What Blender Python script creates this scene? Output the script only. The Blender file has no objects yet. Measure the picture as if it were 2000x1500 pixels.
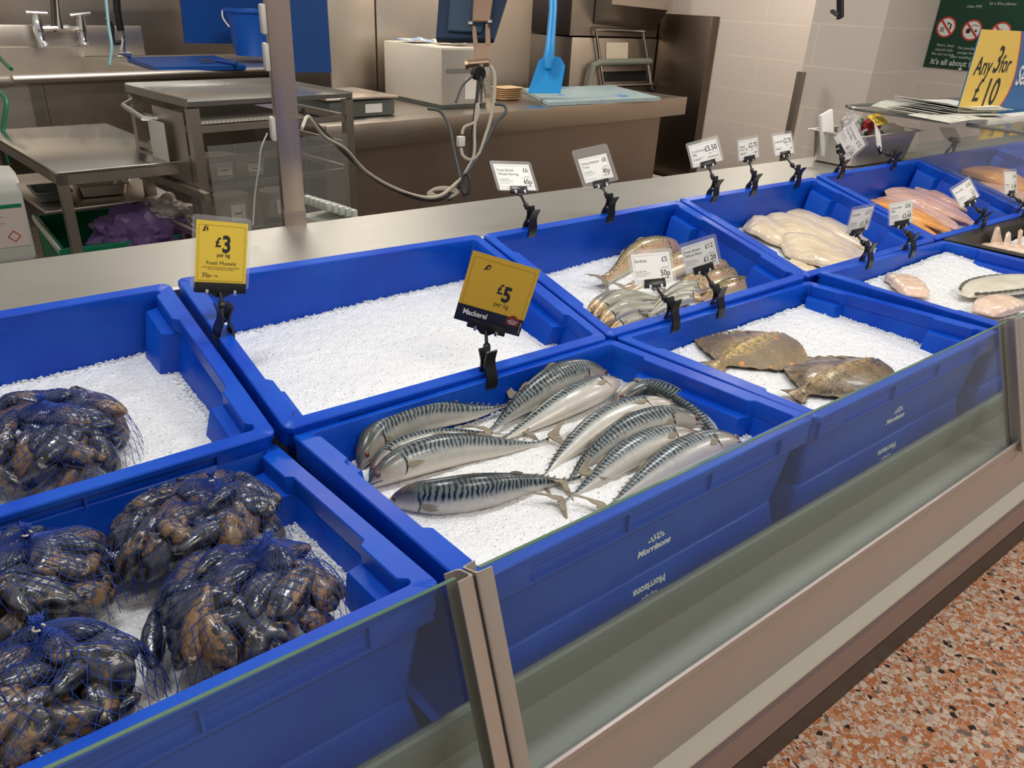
import bpy, bmesh, math, random
from mathutils import Vector, Matrix, noise, Quaternion
from mathutils.bvhtree import BVHTree
C = bpy.context.scene.collection
R = math.radians
rng = random.Random(7)

# ------------------------------------------------------------------ camera
CM = [[0.788166, 0.242558, -0.565649], [-0.613613, 0.380883, -0.69167], [0.047676, 0.892241, 0.449036]]
FPX = 1488.89
EYE = Vector((0, 0, 1.5))
cam = bpy.data.cameras.new('camera'); cam.sensor_width = 36; cam.lens = 36 * FPX / 2000; cam.clip_start = .02
cam_o = bpy.data.objects.new('camera', cam); C.objects.link(cam_o)
cm = Matrix(CM).to_4x4(); cm.translation = EYE; cam_o.matrix_world = cm
bpy.context.scene.camera = cam_o

# ------------------------------------------------------------------ light
sc = bpy.context.scene
sc.view_settings.view_transform = 'Standard'; sc.view_settings.look = 'None'
sc.view_settings.gamma = 1; sc.view_settings.use_curve_mapping = False
sc.view_settings.exposure = -0.10
w = bpy.data.worlds.new('shop_ambient'); sc.world = w; w.use_nodes = True
w.node_tree.nodes['Background'].inputs[0].default_value = (1.0, .94, .87, 1)
w.node_tree.nodes['Background'].inputs[1].default_value = .48

def area(name, loc, size, size_y, power, col=(1, .95, .88), rot=(0, 0, 0)):
    l = bpy.data.lights.new(name, 'AREA'); l.shape = 'RECTANGLE'; l.size = size; l.size_y = size_y
    l.energy = power; l.color = col
    o = bpy.data.objects.new(name, l); C.objects.link(o); o.location = loc; o.rotation_euler = rot
    return o
# rows of shop ceiling lamps over the counter and over the prep area behind it
area('counter_lamp', (.2, 1.0, 2.9), .5, .25, 16, (.95, .98, 1), (R(6), 0, 0))
area('counter_lamp', (1.7, 1.0, 2.9), .5, .25, 14, (.98, .98, .98), (R(6), 0, 0))
area('counter_lamp', (3.3, 1.0, 2.9), .5, .25, 11, (1, .97, .93), (R(6), 0, 0))
area('shop_lamp', (1.0, -1.0, 3.0), 1.2, .3, 24, (1, .92, .84))
area('shop_lamp', (3.5, -.8, 3.0), 1.2, .3, 30, (1, .92, .84))
area('kitchen_lamp', (2.0, 4.6, 2.9), 1.6, .4, 56, (1, .90, .78))
area('kitchen_lamp', (5.2, 3.2, 2.9), 1.6, .4, 62, (1, .91, .80))

def ray(u, v):
    return Matrix(CM) @ Vector(((u - 1000) / FPX, -(v - 750) / FPX, -1))
def PZ(u, v, z):
    r = ray(u, v); return EYE + r * ((z - EYE.z) / r.z)
def PY(u, v, y):
    r = ray(u, v); return EYE + r * (y / r.y)
def PX(u, v, x):
    r = ray(u, v); return EYE + r * (x / r.x)
def PP(u, v, p0, n):
    r = ray(u, v); return EYE + r * ((Vector(p0) - EYE).dot(Vector(n)) / r.dot(Vector(n)))
def PD(u, v, d):
    return EYE + ray(u, v) * d

# ------------------------------------------------------------------ helpers
def link(name, me, mat=None, parent=None):
    o = bpy.data.objects.new(name, me); C.objects.link(o)
    if mat is not None:
        for m in (mat if isinstance(mat, (list, tuple)) else [mat]): me.materials.append(m)
    if parent is not None: o.parent = parent
    return o
def tag(o, label=None, cat=None, group=None, kind=None):
    if label: o['label'] = label
    if cat: o['category'] = cat
    if group: o['group'] = group
    if kind: o['kind'] = kind
    return o
def empty(name, label, cat, mw=None, group=None):
    o = bpy.data.objects.new(name, None); C.objects.link(o); o.empty_display_size = .02
    if mw is not None: o.matrix_world = mw
    return tag(o, label, cat, group)
def finish(bm, angle=35):
    bmesh.ops.recalc_face_normals(bm, faces=bm.faces)
    a = math.radians(angle)
    for f in bm.faces: f.smooth = True
    for e in bm.edges:
        if len(e.link_faces) == 2: e.smooth = e.calc_face_angle(0) < a
    me = bpy.data.meshes.new('mesh'); bm.to_mesh(me); bm.free(); return me
def obj(name, bm, mat, parent=None, angle=35):
    return link(name, finish(bm, angle), mat, parent)
def box(bm, x0, x1, y0, y1, z0, z1, mw=None, bev=0, mi=0):
    vs = [bm.verts.new((x, y, z)) for x in (x0, x1) for y in (y0, y1) for z in (z0, z1)]
    fs = [(0, 1, 3, 2), (4, 6, 7, 5), (0, 4, 5, 1), (2, 3, 7, 6), (0, 2, 6, 4), (1, 5, 7, 3)]
    F = [bm.faces.new([vs[i] for i in f]) for f in fs]
    for f in F: f.material_index = mi
    if mw is not None: bmesh.ops.transform(bm, matrix=mw, verts=vs)
    if bev > 0:
        es = list({e for f in F for e in f.edges})
        bmesh.ops.bevel(bm, geom=es, offset=bev, segments=2, affect='EDGES', profile=.5)
    return vs
def quadbox(bm, P, t, mi=0):
    """slab from 4 corner points, thickness t downward along its normal"""
    P = [Vector(p) for p in P]
    n = (P[1] - P[0]).cross(P[3] - P[0]).normalized()
    a = [bm.verts.new(p) for p in P]; b = [bm.verts.new(p - n * t) for p in P]
    F = [bm.faces.new(a), bm.faces.new(b[::-1])]
    for i in range(4):
        j = (i + 1) % 4; F.append(bm.faces.new((a[i], b[i], b[j], a[j])))
    for f in F: f.material_index = mi
    return F
def frame_of(d):
    d = Vector(d).normalized(); u = Vector((0, 0, 1)) if abs(d.z) < .9 else Vector((1, 0, 0))
    s = d.cross(u).normalized(); return s, s.cross(d).normalized()
def tube(bm, pts, r, n=8, cap=True, mi=0):
    pts = [Vector(p) for p in pts]; rings = []
    s, u = frame_of(pts[1] - pts[0])
    for i, p in enumerate(pts):
        d = (pts[min(i + 1, len(pts) - 1)] - pts[max(i - 1, 0)]).normalized()
        s = (s - d * s.dot(d)).normalized(); u = s.cross(d)
        rr = r[i] if isinstance(r, (list, tuple)) else r
        rings.append([bm.verts.new(p + (s * math.cos(k * 2 * math.pi / n) + u * math.sin(k * 2 * math.pi / n)) * rr) for k in range(n)])
    for a, b in zip(rings, rings[1:]):
        for k in range(n):
            f = bm.faces.new((a[k], a[(k + 1) % n], b[(k + 1) % n], b[k])); f.material_index = mi
    if cap:
        bm.faces.new(rings[0][::-1]).material_index = mi; bm.faces.new(rings[-1]).material_index = mi
def spline(pts, n):
    """catmull-rom through pts, n samples"""
    P = [Vector(p) for p in pts]; P = [P[0] * 2 - P[1]] + P + [P[-1] * 2 - P[-2]]
    out = []; m = len(P) - 3
    for i in range(n):
        t = i / (n - 1) * m; k = min(int(t), m - 1); t -= k
        a, b, c, d = P[k:k + 4]
        out.append(.5 * ((2 * b) + (c - a) * t + (2 * a - 5 * b + 4 * c - d) * t * t + (3 * b - a - 3 * c + d) * t ** 3))
    return out
def lathe(bm, prof, n=24, mw=None, mi=0):
    rings = []
    for r, z in prof:
        rings.append([bm.verts.new(((mw @ Vector((r * math.cos(2 * math.pi * k / n), r * math.sin(2 * math.pi * k / n), z))) if mw else
                                    (r * math.cos(2 * math.pi * k / n), r * math.sin(2 * math.pi * k / n), z))) for k in range(n)])
    for a, b in zip(rings, rings[1:]):
        for k in range(n):
            f = bm.faces.new((a[k], a[(k + 1) % n], b[(k + 1) % n], b[k])); f.material_index = mi
    bm.faces.new(rings[0][::-1]).material_index = mi; bm.faces.new(rings[-1]).material_index = mi
def extrude_outline(bm, pts, t, mw=None, mi=0):
    """flat outline in local xy, thickness t in z (0..t)"""
    M_ = mw or Matrix()
    a = [bm.verts.new(M_ @ Vector((x, y, 0))) for x, y in pts]; b = [bm.verts.new(M_ @ Vector((x, y, t))) for x, y in pts]
    bm.faces.new(a[::-1]).material_index = mi; bm.faces.new(b).material_index = mi
    for i in range(len(a)):
        j = (i + 1) % len(a); bm.faces.new((a[i], a[j], b[j], b[i])).material_index = mi
def text_mesh(bm, s, size, x, y, z=0, align='LEFT', shear=0, sx=1, mw=None, thick=.0002, bold=0, mi=0):
    cu = bpy.data.curves.new('t', 'FONT'); cu.body = s; cu.size = size; cu.align_x = align; cu.shear = shear
    cu.extrude = thick / 2; cu.offset = bold; cu.resolution_u = 3
    o = bpy.data.objects.new('t', cu); C.objects.link(o)
    me = bpy.data.meshes.new_from_object(o)
    T = Matrix.Translation((x, y, z + thick / 2)) @ Matrix.Diagonal((sx, 1, 1, 1))
    me.transform((mw or Matrix()) @ T)
    k = len(bm.faces); bm.from_mesh(me); bm.faces.ensure_lookup_table()
    for i in range(k, len(bm.faces)): bm.faces[i].material_index = mi
    C.objects.unlink(o); bpy.data.objects.remove(o); bpy.data.curves.remove(cu); bpy.data.meshes.remove(me)
def sheet(bm, g, t):
    """thin slab from a grid of points g[i][j], thickness t downwards"""
    n1, n2 = len(g), len(g[0])
    A = [[bm.verts.new(p) for p in r] for r in g]; B = [[bm.verts.new(Vector(p) - Vector((0, 0, t))) for p in r] for r in g]
    for i in range(n1 - 1):
        for j in range(n2 - 1):
            bm.faces.new((A[i][j], A[i + 1][j], A[i + 1][j + 1], A[i][j + 1])); bm.faces.new((B[i][j], B[i][j + 1], B[i + 1][j + 1], B[i + 1][j]))
    for i in range(n1 - 1):
        for j in (0, n2 - 1): bm.faces.new((A[i][j], B[i][j], B[i + 1][j], A[i + 1][j]))
    for j in range(n2 - 1):
        for i in (0, n1 - 1): bm.faces.new((A[i][j], A[i][j + 1], B[i][j + 1], B[i][j]))
def basis(o, x, y, z):
    return Matrix(((x[0], y[0], z[0], o[0]), (x[1], y[1], z[1], o[1]), (x[2], y[2], z[2], o[2]), (0, 0, 0, 1)))

# ------------------------------------------------------------------ materials
def mat(name, col, rough=.5, metal=0, spec=.5, alpha=1, trans=0, sss=0, coat=0, ior=1.45, emit=0):
    m = bpy.data.materials.new(name); m.use_nodes = True; b = m.node_tree.nodes['Principled BSDF']
    b.inputs['Base Color'].default_value = (*col, 1); b.inputs['Roughness'].default_value = rough
    b.inputs['Metallic'].default_value = metal; b.inputs['Specular IOR Level'].default_value = spec
    b.inputs['Alpha'].default_value = alpha; b.inputs['Transmission Weight'].default_value = trans
    b.inputs['Coat Weight'].default_value = coat; b.inputs['IOR'].default_value = ior
    if sss: b.inputs['Subsurface Weight'].default_value = sss; b.inputs['Subsurface Radius'].default_value = (.01, .01, .01)
    return m
class N:
    """tiny node helper on a material"""
    def __init__(s, m): s.t = m.node_tree; s.b = s.t.nodes['Principled BSDF']
    def new(s, kind, **kw):
        n = s.t.nodes.new(kind)
        for k, v in kw.items():
            if k in n.inputs: n.inputs[k].default_value = v
            else: setattr(n, k, v)
        return n
    def l(s, a, b): s.t.links.new(a, b)
    def coord(s, kind='Object', scale=(1, 1, 1)):
        c = s.new('ShaderNodeTexCoord'); m = s.new('ShaderNodeMapping'); m.inputs['Scale'].default_value = scale
        s.l(c.outputs[kind], m.inputs[0]); return m.outputs[0]
    def noise(s, vec, scale, detail=3, rough=.55, dist=0):
        n = s.new('ShaderNodeTexNoise'); n.inputs['Scale'].default_value = scale; n.inputs['Detail'].default_value = detail
        n.inputs['Roughness'].default_value = rough; n.inputs['Distortion'].default_value = dist
        s.l(vec, n.inputs['Vector']); return n.outputs['Fac']
    def ramp(s, fac, stops, interp='LINEAR'):
        r = s.new('ShaderNodeValToRGB'); e = r.color_ramp.elements; r.color_ramp.interpolation = interp
        while len(e) < len(stops): e.new(.5)
        for k, (p, c) in enumerate(stops):
            e[k].position = p; e[k].color = (*c, 1) if len(c) == 3 else c
        s.l(fac, r.inputs[0]); return r.outputs[0]
    def mix(s, fac, a, b, blend='MIX'):
        x = s.new('ShaderNodeMix'); x.data_type = 'RGBA'; x.blend_type = blend
        for k, v in ((0, fac), (6, a), (7, b)):
            if hasattr(v, 'links'): s.l(v, x.inputs[k])
            else: x.inputs[k].default_value = v if k == 0 else (*v, 1)
        return x.outputs[2]
    def math(s, op, a, b=0, c=0, clamp=False):
        x = s.new('ShaderNodeMath'); x.operation = op; x.use_clamp = clamp
        for k, v in enumerate((a, b, c)):
            if hasattr(v, 'links'): s.l(v, x.inputs[k])
            else: x.inputs[k].default_value = v
        return x.outputs[0]
    def bump(s, h, strength=.3, dist=.002):
        x = s.new('ShaderNodeBump'); x.inputs['Strength'].default_value = strength; x.inputs['Distance'].default_value = dist
        s.l(h, x.inputs['Height']); s.l(x.outputs[0], s.b.inputs['Normal'])
    def col(s, c): s.l(c, s.b.inputs['Base Color'])
    def rough(s, c): s.l(c, s.b.inputs['Roughness'])
def G(v): return (v, v, v)

m_blue = mat('blue_plastic', (.004, .055, .50), .34, spec=.32)
n = N(m_blue); v = n.coord()
f1 = n.noise(v, 6, 4, .6)
c = n.mix(n.ramp(f1, [(.35, G(0)), (.75, G(.55))]), (.001, .050, .46), (.006, .130, .64))
f2 = n.noise(v, 260, 2, .5)
c = n.mix(n.ramp(f2, [(.74, G(0)), (.80, G(.25))]), c, (.25, .40, .75)); n.col(c)
n.rough(n.ramp(f1, [(.3, G(.25)), (.7, G(.45))]))
n.bump(n.noise(v, 40, 3), .12, .001)

def steel(name, col=(.50, .46, .41), rough=.3, dirx=(2, 2, 160), streak=.12, metal=1):
    m = mat(name, col, rough, metal); n = N(m); v = n.coord('Object', dirx)
    f = n.noise(v, 3, 4, .6); v2 = n.coord('Object', (1, 1, 1)); g = n.noise(v2, 2.2, 4, .6)
    n.rough(n.math('ADD', n.math('MULTIPLY', f, streak * 2), n.math('MULTIPLY', g, .18)) if False else
            n.ramp(n.math('ADD', n.math('MULTIPLY', f, .5), n.math('MULTIPLY', g, .5)), [(.3, G(max(.08, rough - streak * .6))), (.7, G(rough + streak * .6))]))
    n.col(n.mix(n.ramp(g, [(.3, G(0)), (.75, G(1))]), tuple(x * .94 for x in col), tuple(min(1, x * 1.05) for x in col)))
    n.bump(f, .05, .001)
    return m
m_steel = steel('brushed_steel', (.52, .47, .42), .34, (20, 20, 20), .06)
m_steel_x = steel('brushed_steel_sheet', (.55, .51, .46), .32, (2, 160, 160))
m_counter = steel('worn_counter_steel', (.46, .455, .42), .46, (3, 90, 90), .10)
m_front = steel('front_panel_steel', (.34, .34, .31), .62, (4, 120, 120), .06, .5)
m_darksteel = steel('dark_steel', (.20, .17, .15), .38)
m_black = mat('black_plastic', (.012, .012, .013), .28)
m_chrome = mat('chrome', (.75, .75, .74), .12, 1)
m_card = mat('white_card', (.82, .80, .74), .5)
m_ink = mat('black_ink', (.02, .02, .02), .6)
m_greyink = mat('grey_ink', (.22, .22, .21), .6)
m_print = mat('white_print', (.85, .88, .92), .5)
m_yellow = mat('yellow_card', (.84, .58, .055), .45)
m_ochre = mat('amber_card', (.66, .40, .03), .4)

def clear(name, tint=(1, 1, 1), gloss=.03, haze=0.0):
    """thin clear sheet: mostly see-through with a fresnel reflection"""
    m = bpy.data.materials.new(name); m.use_nodes = True; t = m.node_tree; t.nodes.clear()
    o = t.nodes.new('ShaderNodeOutputMaterial'); tr = t.nodes.new('ShaderNodeBsdfTransparent'); gl = t.nodes.new('ShaderNodeBsdfGlossy')
    tr.inputs[0].default_value = (*tint, 1); gl.inputs['Roughness'].default_value = gloss
    lw = t.nodes.new('ShaderNodeLayerWeight'); pw = t.nodes.new('ShaderNodeMath'); pw.operation = 'POWER'; pw.inputs[1].default_value = 5
    t.links.new(lw.outputs['Facing'], pw.inputs[0]); fr = t.nodes.new('ShaderNodeMath'); fr.operation = 'MULTIPLY_ADD'
    fr.inputs[1].default_value = .8; fr.inputs[2].default_value = .03; t.links.new(pw.outputs[0], fr.inputs[0])
    mx = t.nodes.new('ShaderNodeMixShader'); t.links.new(fr.outputs[0], mx.inputs[0]); t.links.new(tr.outputs[0], mx.inputs[1]); t.links.new(gl.outputs[0], mx.inputs[2])
    last = mx.outputs[0]
    if haze:
        df = t.nodes.new('ShaderNodeBsdfDiffuse'); df.inputs[0].default_value = (.8, .8, .78, 1)
        m2 = t.nodes.new('ShaderNodeMixShader'); m2.inputs[0].default_value = haze
        t.links.new(last, m2.inputs[1]); t.links.new(df.outputs[0], m2.inputs[2]); last = m2.outputs[0]
    t.links.new(last, o.inputs[0]); return m
m_glass = clear('counter_glass', (.93, .97, .95), haze=.008)
m_sleeve = clear('clear_sleeve', (.92, .92, .92), gloss=.25, haze=.20)
m_glassedge = mat('glass_edge', (.10, .20, .13), .15, trans=0, spec=.8)
m_film = clear('clear_film', (.85, .84, .82), haze=.10)

m_ice = mat('crushed_ice', (.93, .945, .95), .14, spec=.9, sss=0)
n = N(m_ice); v = n.coord(); 
vo = n.new('ShaderNodeTexVoronoi'); vo.inputs['Scale'].default_value = 210; n.l(v, vo.inputs['Vector'])
n.bump(n.math('ADD', vo.outputs['Distance'], n.noise(v, 420, 2)), .6, .0025)
n.col(n.mix(n.ramp(vo.outputs['Distance'], [(.0, G(0)), (.9, G(.6))]), (.96, .95, .93), (.76, .78, .79)))
m_bead = mat('ice_granule', (.86, .90, .93), .10, spec=.9, trans=.22, ior=1.2)
# ------------------------------------------------------------------ crates
FR = {
'B1':([-0.307, 1.2171, 1.0763],[0.9998, 0.0215, 0.0],[-0.021, 0.9755, 0.2188]),
'B2':([0.3042, 1.2275, 1.0812],[0.9995, 0.0257, -0.0205],[-0.0204, 0.9739, 0.226]),
'B3':([0.9162, 1.2448, 1.0661],[0.9999, -0.0063, 0.0146],[0.0031, 0.9765, 0.2153]),
'B4':([1.5233, 1.2436, 1.0768],[1.0, -0.0017, 0.0011],[0.0014, 0.9739, 0.227]),
'B5':([2.1319, 1.2426, 1.0828],[0.9998, -0.0182, 0.0101],[0.0153, 0.9708, 0.2393]),
'B6':([2.757, 1.245, 1.088],[1.0, 0.0, 0.0],[0.0, 0.9735, 0.2290]),
'B7':([3.372, 1.247, 1.088],[1.0, 0.0, 0.0],[0.0, 0.9735, 0.2290]),
'F1':([-0.2958, 0.8569, 0.9632],[0.9999, 0.0111, 0.0],[-0.011, 0.9941, -0.1075]),
'F2':([0.3218, 0.8502, 0.9777],[0.9999, 0.0149, -0.007],[-0.0153, 0.9978, -0.0644]),
'F3':([0.93, 0.8568, 0.9759],[1.0, 0.0025, 0.0008],[-0.0024, 0.9986, -0.0532]),
'F4':([1.5418, 0.8452, 0.9975],[0.9998, -0.0028, -0.0187],[0.0025, 0.9999, -0.0153]),
'F5':([2.152, 0.8500, 0.9870],[1.0, 0.0, 0.0],[0.0, .9995, -0.03]),
}
FM = {}
for k, (o, ex, ey) in FR.items():
    ex = Vector(ex).normalized(); ey = Vector(ey); ey = (ey - ex * ey.dot(ex)).normalized(); ez = ex.cross(ey)
    FM[k] = basis(o, ex, ey, ez)
def CP(n, u, v, h):
    """world point seen at pixel u,v on the plane h below the rim of crate n"""
    m = FM[n]; nz = m.col[2].xyz; return PP(u, v, m.translation + nz * h, nz)
CH = .135
def crate_mesh(flip=False):
    # perimeter samples: (outer xy, rim offset dir, inner xy, ledge xy)
    RW, SW = .021, .019
    two = [(.030, .105), (.290, .368)]; lon = [(.088, .298)]
    def side(spans):
        ys = []
        for a, b in spans:
            ys += [(a - .004, 0), (a + .003, 1), (b - .003, 1), (b + .004, 0)]
        return ys
    S = []   # (ox,oy, ix,iy, lx,ly)
    def corner(cx, cy, a0):
        for k in range(4):
            a = a0 + k * R(30); r = .011
            sx = 1 if cx > .3 else -1; sy = 1 if cy > -.2 else -1
            ox = cx - sx * r + r * math.cos(a); oy = cy - sy * r + r * math.sin(a)
            icx = cx - sx * (RW + .006); icy = cy - sy * (SW + .006)
            ix = icx + .006 * math.cos(a); iy = icy + .006 * math.sin(a)
            S.append((ox, oy, ix, iy, ix, iy))
    # go counter clockwise starting right-front
    corner(.6, -.4, R(-90))
    for y, s in reversed(side(two)):
        S.append((.6, -y, .6 - (.029 if s else RW), -y, .6 - (.047 if s else RW + .0005), -y))
    corner(.6, 0, 0)
    for k in range(1, 6): S.append((.6 - k * .1, 0, .6 - k * .1, -SW, .6 - k * .1, -SW))
    corner(0, 0, R(90))
    for y, s in side(lon):
        S.append((0, -y, (.029 if s else RW), -y, (.047 if s else RW + .0005), -y))
    corner(0, -.4, R(180))
    for k in range(1, 6): S.append((k * .1, -.4, k * .1, -.4 + SW, k * .1, -.4 + SW))
    bm = bmesh.new()
    def lerp(ax, ay, bx, by, d):
        L = math.hypot(bx - ax, by - ay) or 1; return ax + (bx - ax) / L * d, ay + (by - ay) / L * d
    def inset(x, y, dx, dy):
        return (.3 + (x - .3) * (1 - dx / .3), -.2 + (y + .2) * (1 - dy / .2))
    loops = []
    def L(f): loops.append([bm.verts.new(f(*s)) for s in S])
    tap = .016
    L(lambda ox, oy, ix, iy, lx, ly: (*inset(lx, ly, tap, tap), -CH + .004))
    L(lambda ox, oy, ix, iy, lx, ly: (lx, ly, -.0265))
    L(lambda ox, oy, ix, iy, lx, ly: (*lerp(lx, ly, ix, iy, .002 if lx != ix else 0), -.0245))
    L(lambda ox, oy, ix, iy, lx, ly: (ix, iy, -.0240))
    L(lambda ox, oy, ix, iy, lx, ly: (ix, iy, -.0016))
    L(lambda ox, oy, ix, iy, lx, ly: (*lerp(ix, iy, ox, oy, .0014), 0))
    L(lambda ox, oy, ix, iy, lx, ly: (*inset(ox, oy, .0016, .0016), 0))
    L(lambda ox, oy, ix, iy, lx, ly: (ox, oy, -.0018))
    L(lambda ox, oy, ix, iy, lx, ly: (ox, oy, -.009))
    L(lambda ox, oy, ix, iy, lx, ly: (*inset(ox, oy, 0, .0055), -.0098))
    L(lambda ox, oy, ix, iy, lx, ly: (*inset(ox, oy, 0, .0055), -.0345))
    L(lambda ox, oy, ix, iy, lx, ly: (*inset(ox, oy, .011, .014), -.0355))
    L(lambda ox, oy, ix, iy, lx, ly: (*inset(ox, oy, .030, .026), -CH + .003))
    L(lambda ox, oy, ix, iy, lx, ly: (*inset(ox, oy, .034, .030), -CH))
    for a, b in zip(loops, loops[1:]):
        for k in range(len(a)):
            j = (k + 1) % len(a); bm.faces.new((a[k], a[j], b[j], b[k]))
    bm.faces.new(loops[0]); bm.faces.new(loops[-1][::-1])
    for fy, g in ((-.4, 1), (0, -1)):   # skirt corner blocks, ribs, bottom lip on the long faces
        y0, y1 = sorted((fy + g * .0002, fy + g * .0075))
        for x0, x1 in ((.011, .078), (.522, .589)): box(bm, x0, x1, y0, y1, -.0355, -.005, bev=.001)
        for x in (.226, .374): box(bm, x - .0015, x + .0015, y0, y1, -.0355, -.005)
        box(bm, .01, .59, y0, y1, -.0365, -.0335)
        ya, yb = sorted((fy + g * .0045, fy + g * .0075))
        box(bm, .07, .53, ya, yb, -.0225, -.0215)
    if flip: bmesh.ops.transform(bm, matrix=Matrix.Translation((.6, -.4, 0)) @ Matrix.Rotation(math.pi, 4, 'Z'), verts=bm.verts)
    return finish(bm, 40)
def logo_mesh(mw):
    bm = bmesh.new()
    text_mesh(bm, 'Morrisons', .0150, 0, 0, align='CENTER', bold=.0006, mw=mw, sx=.98)
    for ring, (n_, r, a0) in enumerate(((5, .0098, 18), (4, .0052, 45))):
        for k in range(n_ if ring else 7):
            a = R(20 + k * 23.3) if not ring else R(30 + k * 40)
            rr = .0135 if not ring else .0068
            cx, cy = rr * math.cos(a), .0145 + rr * .85 * math.sin(a)
            pts = []
            for q in range(10):
                t = q * 2 * math.pi / 10; px, py = .0029 * math.cos(t), .0016 * math.sin(t)
                pts.append((cx + px * math.cos(a) - py * math.sin(a), cy + px * math.sin(a) + py * math.cos(a)))
            extrude_outline(bm, pts, .0002, mw)
    return finish(bm)
# logo sits low on the tapered body face
fa = math.atan2(.026 - .014, CH - .0355)
def face_mw(back):
    # outer body face at z=-.103
    zz = .1165 if back else .103
    yy = -.4 + .014 + (zz - .0355) * math.tan(fa) * .985 - .0006
    m = Matrix.Translation((.3, yy, -zz)) @ Matrix.Rotation(R(90) + fa, 4, 'X')
    if back: m = Matrix.Translation((.6, -.4, 0)) @ Matrix.Rotation(math.pi, 4, 'Z') @ m
    return m
me_crate = crate_mesh(); me_crate_f = crate_mesh(True)
me_crate.materials.append(m_blue); me_crate_f.materials.append(m_blue)
me_logo = [logo_mesh(face_mw(0)), logo_mesh(face_mw(1))]
for m_ in me_logo: m_.materials.append(m_print)
BOT = Matrix.Translation((0, -.4, -2 * CH)) @ Matrix.Rotation(math.pi, 4, 'X')
crate_lab = {
 'B1': 'blue plastic crate of ice and one net bag of mussels, rear row far left',
 'B2': 'blue plastic crate filled only with white crushed ice, rear row',
 'B3': 'blue plastic crate holding whole trout and sardines on ice, rear row',
 'B4': 'blue plastic crate of pale white fish fillets, rear row',
 'B5': 'blue plastic crate of pink and orange fillets in the rear row',
 'B6': 'blue plastic crate of orange fillets behind the glass end panel',
 'B7': 'farthest blue plastic crate of the rear row, beyond the glass end panel',
 'F1': 'blue plastic crate of netted mussels, front row nearest left corner',
 'F2': 'blue plastic crate of whole striped mackerel, front row',
 'F3': 'blue plastic crate of two flat brown plaice on ice, front row',
 'F4': 'blue plastic crate of ice with three pale fish pieces, front row'}
for k, lab in crate_lab.items():
    o = bpy.data.objects.new('fish_crate', me_crate_f if k in ('B2', 'F2', 'F4') else me_crate); C.objects.link(o)
    o.matrix_world = FM[k]; tag(o, lab, 'crate', 'blue fish crates on the counter')
    if k[0] == 'F':
        l = bpy.data.objects.new('printed_logo', me_logo[0]); C.objects.link(l); l.parent = o
under = {'F1': 'upturned blue crate under the nearest mussel crate, seen through the front glass',
         'F2': 'upturned blue crate supporting the mackerel crate, seen through the front glass',
         'F3': 'upturned blue crate supporting the plaice crate, seen through the front glass',
         'F4': 'upturned blue crate under the crate of ice with three pale fish pieces'}
for k, lab in under.items():
    o = bpy.data.objects.new('fish_crate', me_crate); C.objects.link(o)
    o.matrix_world = FM[k] @ Matrix.Translation((0, 0, -.0006)) @ BOT; tag(o, lab, 'crate', 'upturned support crates')
    l = bpy.data.objects.new('printed_logo', me_logo[1]); C.objects.link(l); l.parent = o

# ------------------------------------------------------------------ ice
_b = bmesh.new(); bmesh.ops.create_icosphere(_b, subdivisions=1, radius=1); _b.verts.index_update()
ICO_V = [v.co.copy() for v in _b.verts]; ICO_F = [tuple(v.index for v in f.verts) for f in _b.faces]; _b.free()
def ice_bed(name, key, hfun, lab, seed, beads=2200, nx=150, ny=100, dirt=None):
    bm = bmesh.new(); r_ = random.Random(seed); x0, x1, y0, y1 = .0265, .5735, -.3745, -.0255
    grid = []
    def h(x, y):
        q = Vector((x * 7 + seed, y * 7, seed * 3.1))
        return hfun(x, -y) + .0035 * noise.noise(q) + .0016 * noise.noise(q * 9) + .0022 * abs(noise.noise(q * 28)) 
    for i in range(nx + 1):
        row = []
        for j in range(ny + 1):
            x = x0 + (x1 - x0) * i / nx; y = y0 + (y1 - y0) * j / ny
            row.append(bm.verts.new((x, y, min(h(x, y), -.004))))
        grid.append(row)
    for i in range(nx):
        for j in range(ny):
            bm.faces.new((grid[i][j], grid[i + 1][j], grid[i + 1][j + 1], grid[i][j + 1]))
    bm.verts.ensure_lookup_table(); bm.verts.index_update()
    V = [v.co.copy() for v in bm.verts]; Fc = [tuple(v.index for v in f.verts) for f in bm.faces]; bm.free()
    nf0 = len(Fc)
    for k in range(beads):
        if k % 3 != 1:   # loose granules pile at the edges
            e = r_.random() * 4; t = r_.random(); d = abs(r_.gauss(0, .007))
            x, y = [(x0 + d, y0 + (y1 - y0) * t), (x1 - d, y0 + (y1 - y0) * t), (x0 + (x1 - x0) * t, y1 - d), (x0 + (x1 - x0) * t, y0 + d)][int(e)]
        else: x, y = r_.uniform(x0, x1), r_.uniform(y0, y1)
        s = r_.uniform(.0014, .0034) if k % 3 != 1 else r_.uniform(.0009, .0019)
        m = Matrix.Translation((x, y, h(x, y) + s * (.35 if k % 3 != 1 else .1))) @ Matrix.Rotation(r_.random() * 6, 4, (r_.random(), r_.random(), .5)) @ Matrix.Diagonal((s, s * .8, s * .65, 1))
        o_ = len(V); V += [m @ q for q in ICO_V]; Fc += [tuple(i + o_ for i in f) for f in ICO_F]
    me = bpy.data.meshes.new('ice'); me.from_pydata(V, [], Fc); me.polygons.foreach_set('use_smooth', [True] * len(Fc)); me.polygons.foreach_set('material_index', [0] * nf0 + [1] * (len(Fc) - nf0)); me.update(); o = link('ice_bed', me, [m_ice, m_bead]); o.matrix_world = FM[key]
    return tag(o, lab, 'ice', kind='stuff')
def bil(bl, br, fl, fr):
    def f(x, y):
        a = x / .6; b = y / .4; return (bl * (1 - a) + br * a) * (1 - b) + (fl * (1 - a) + fr * a) * b
    return f
f = bil(-.125, -.100, -.075, -.062)
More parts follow.
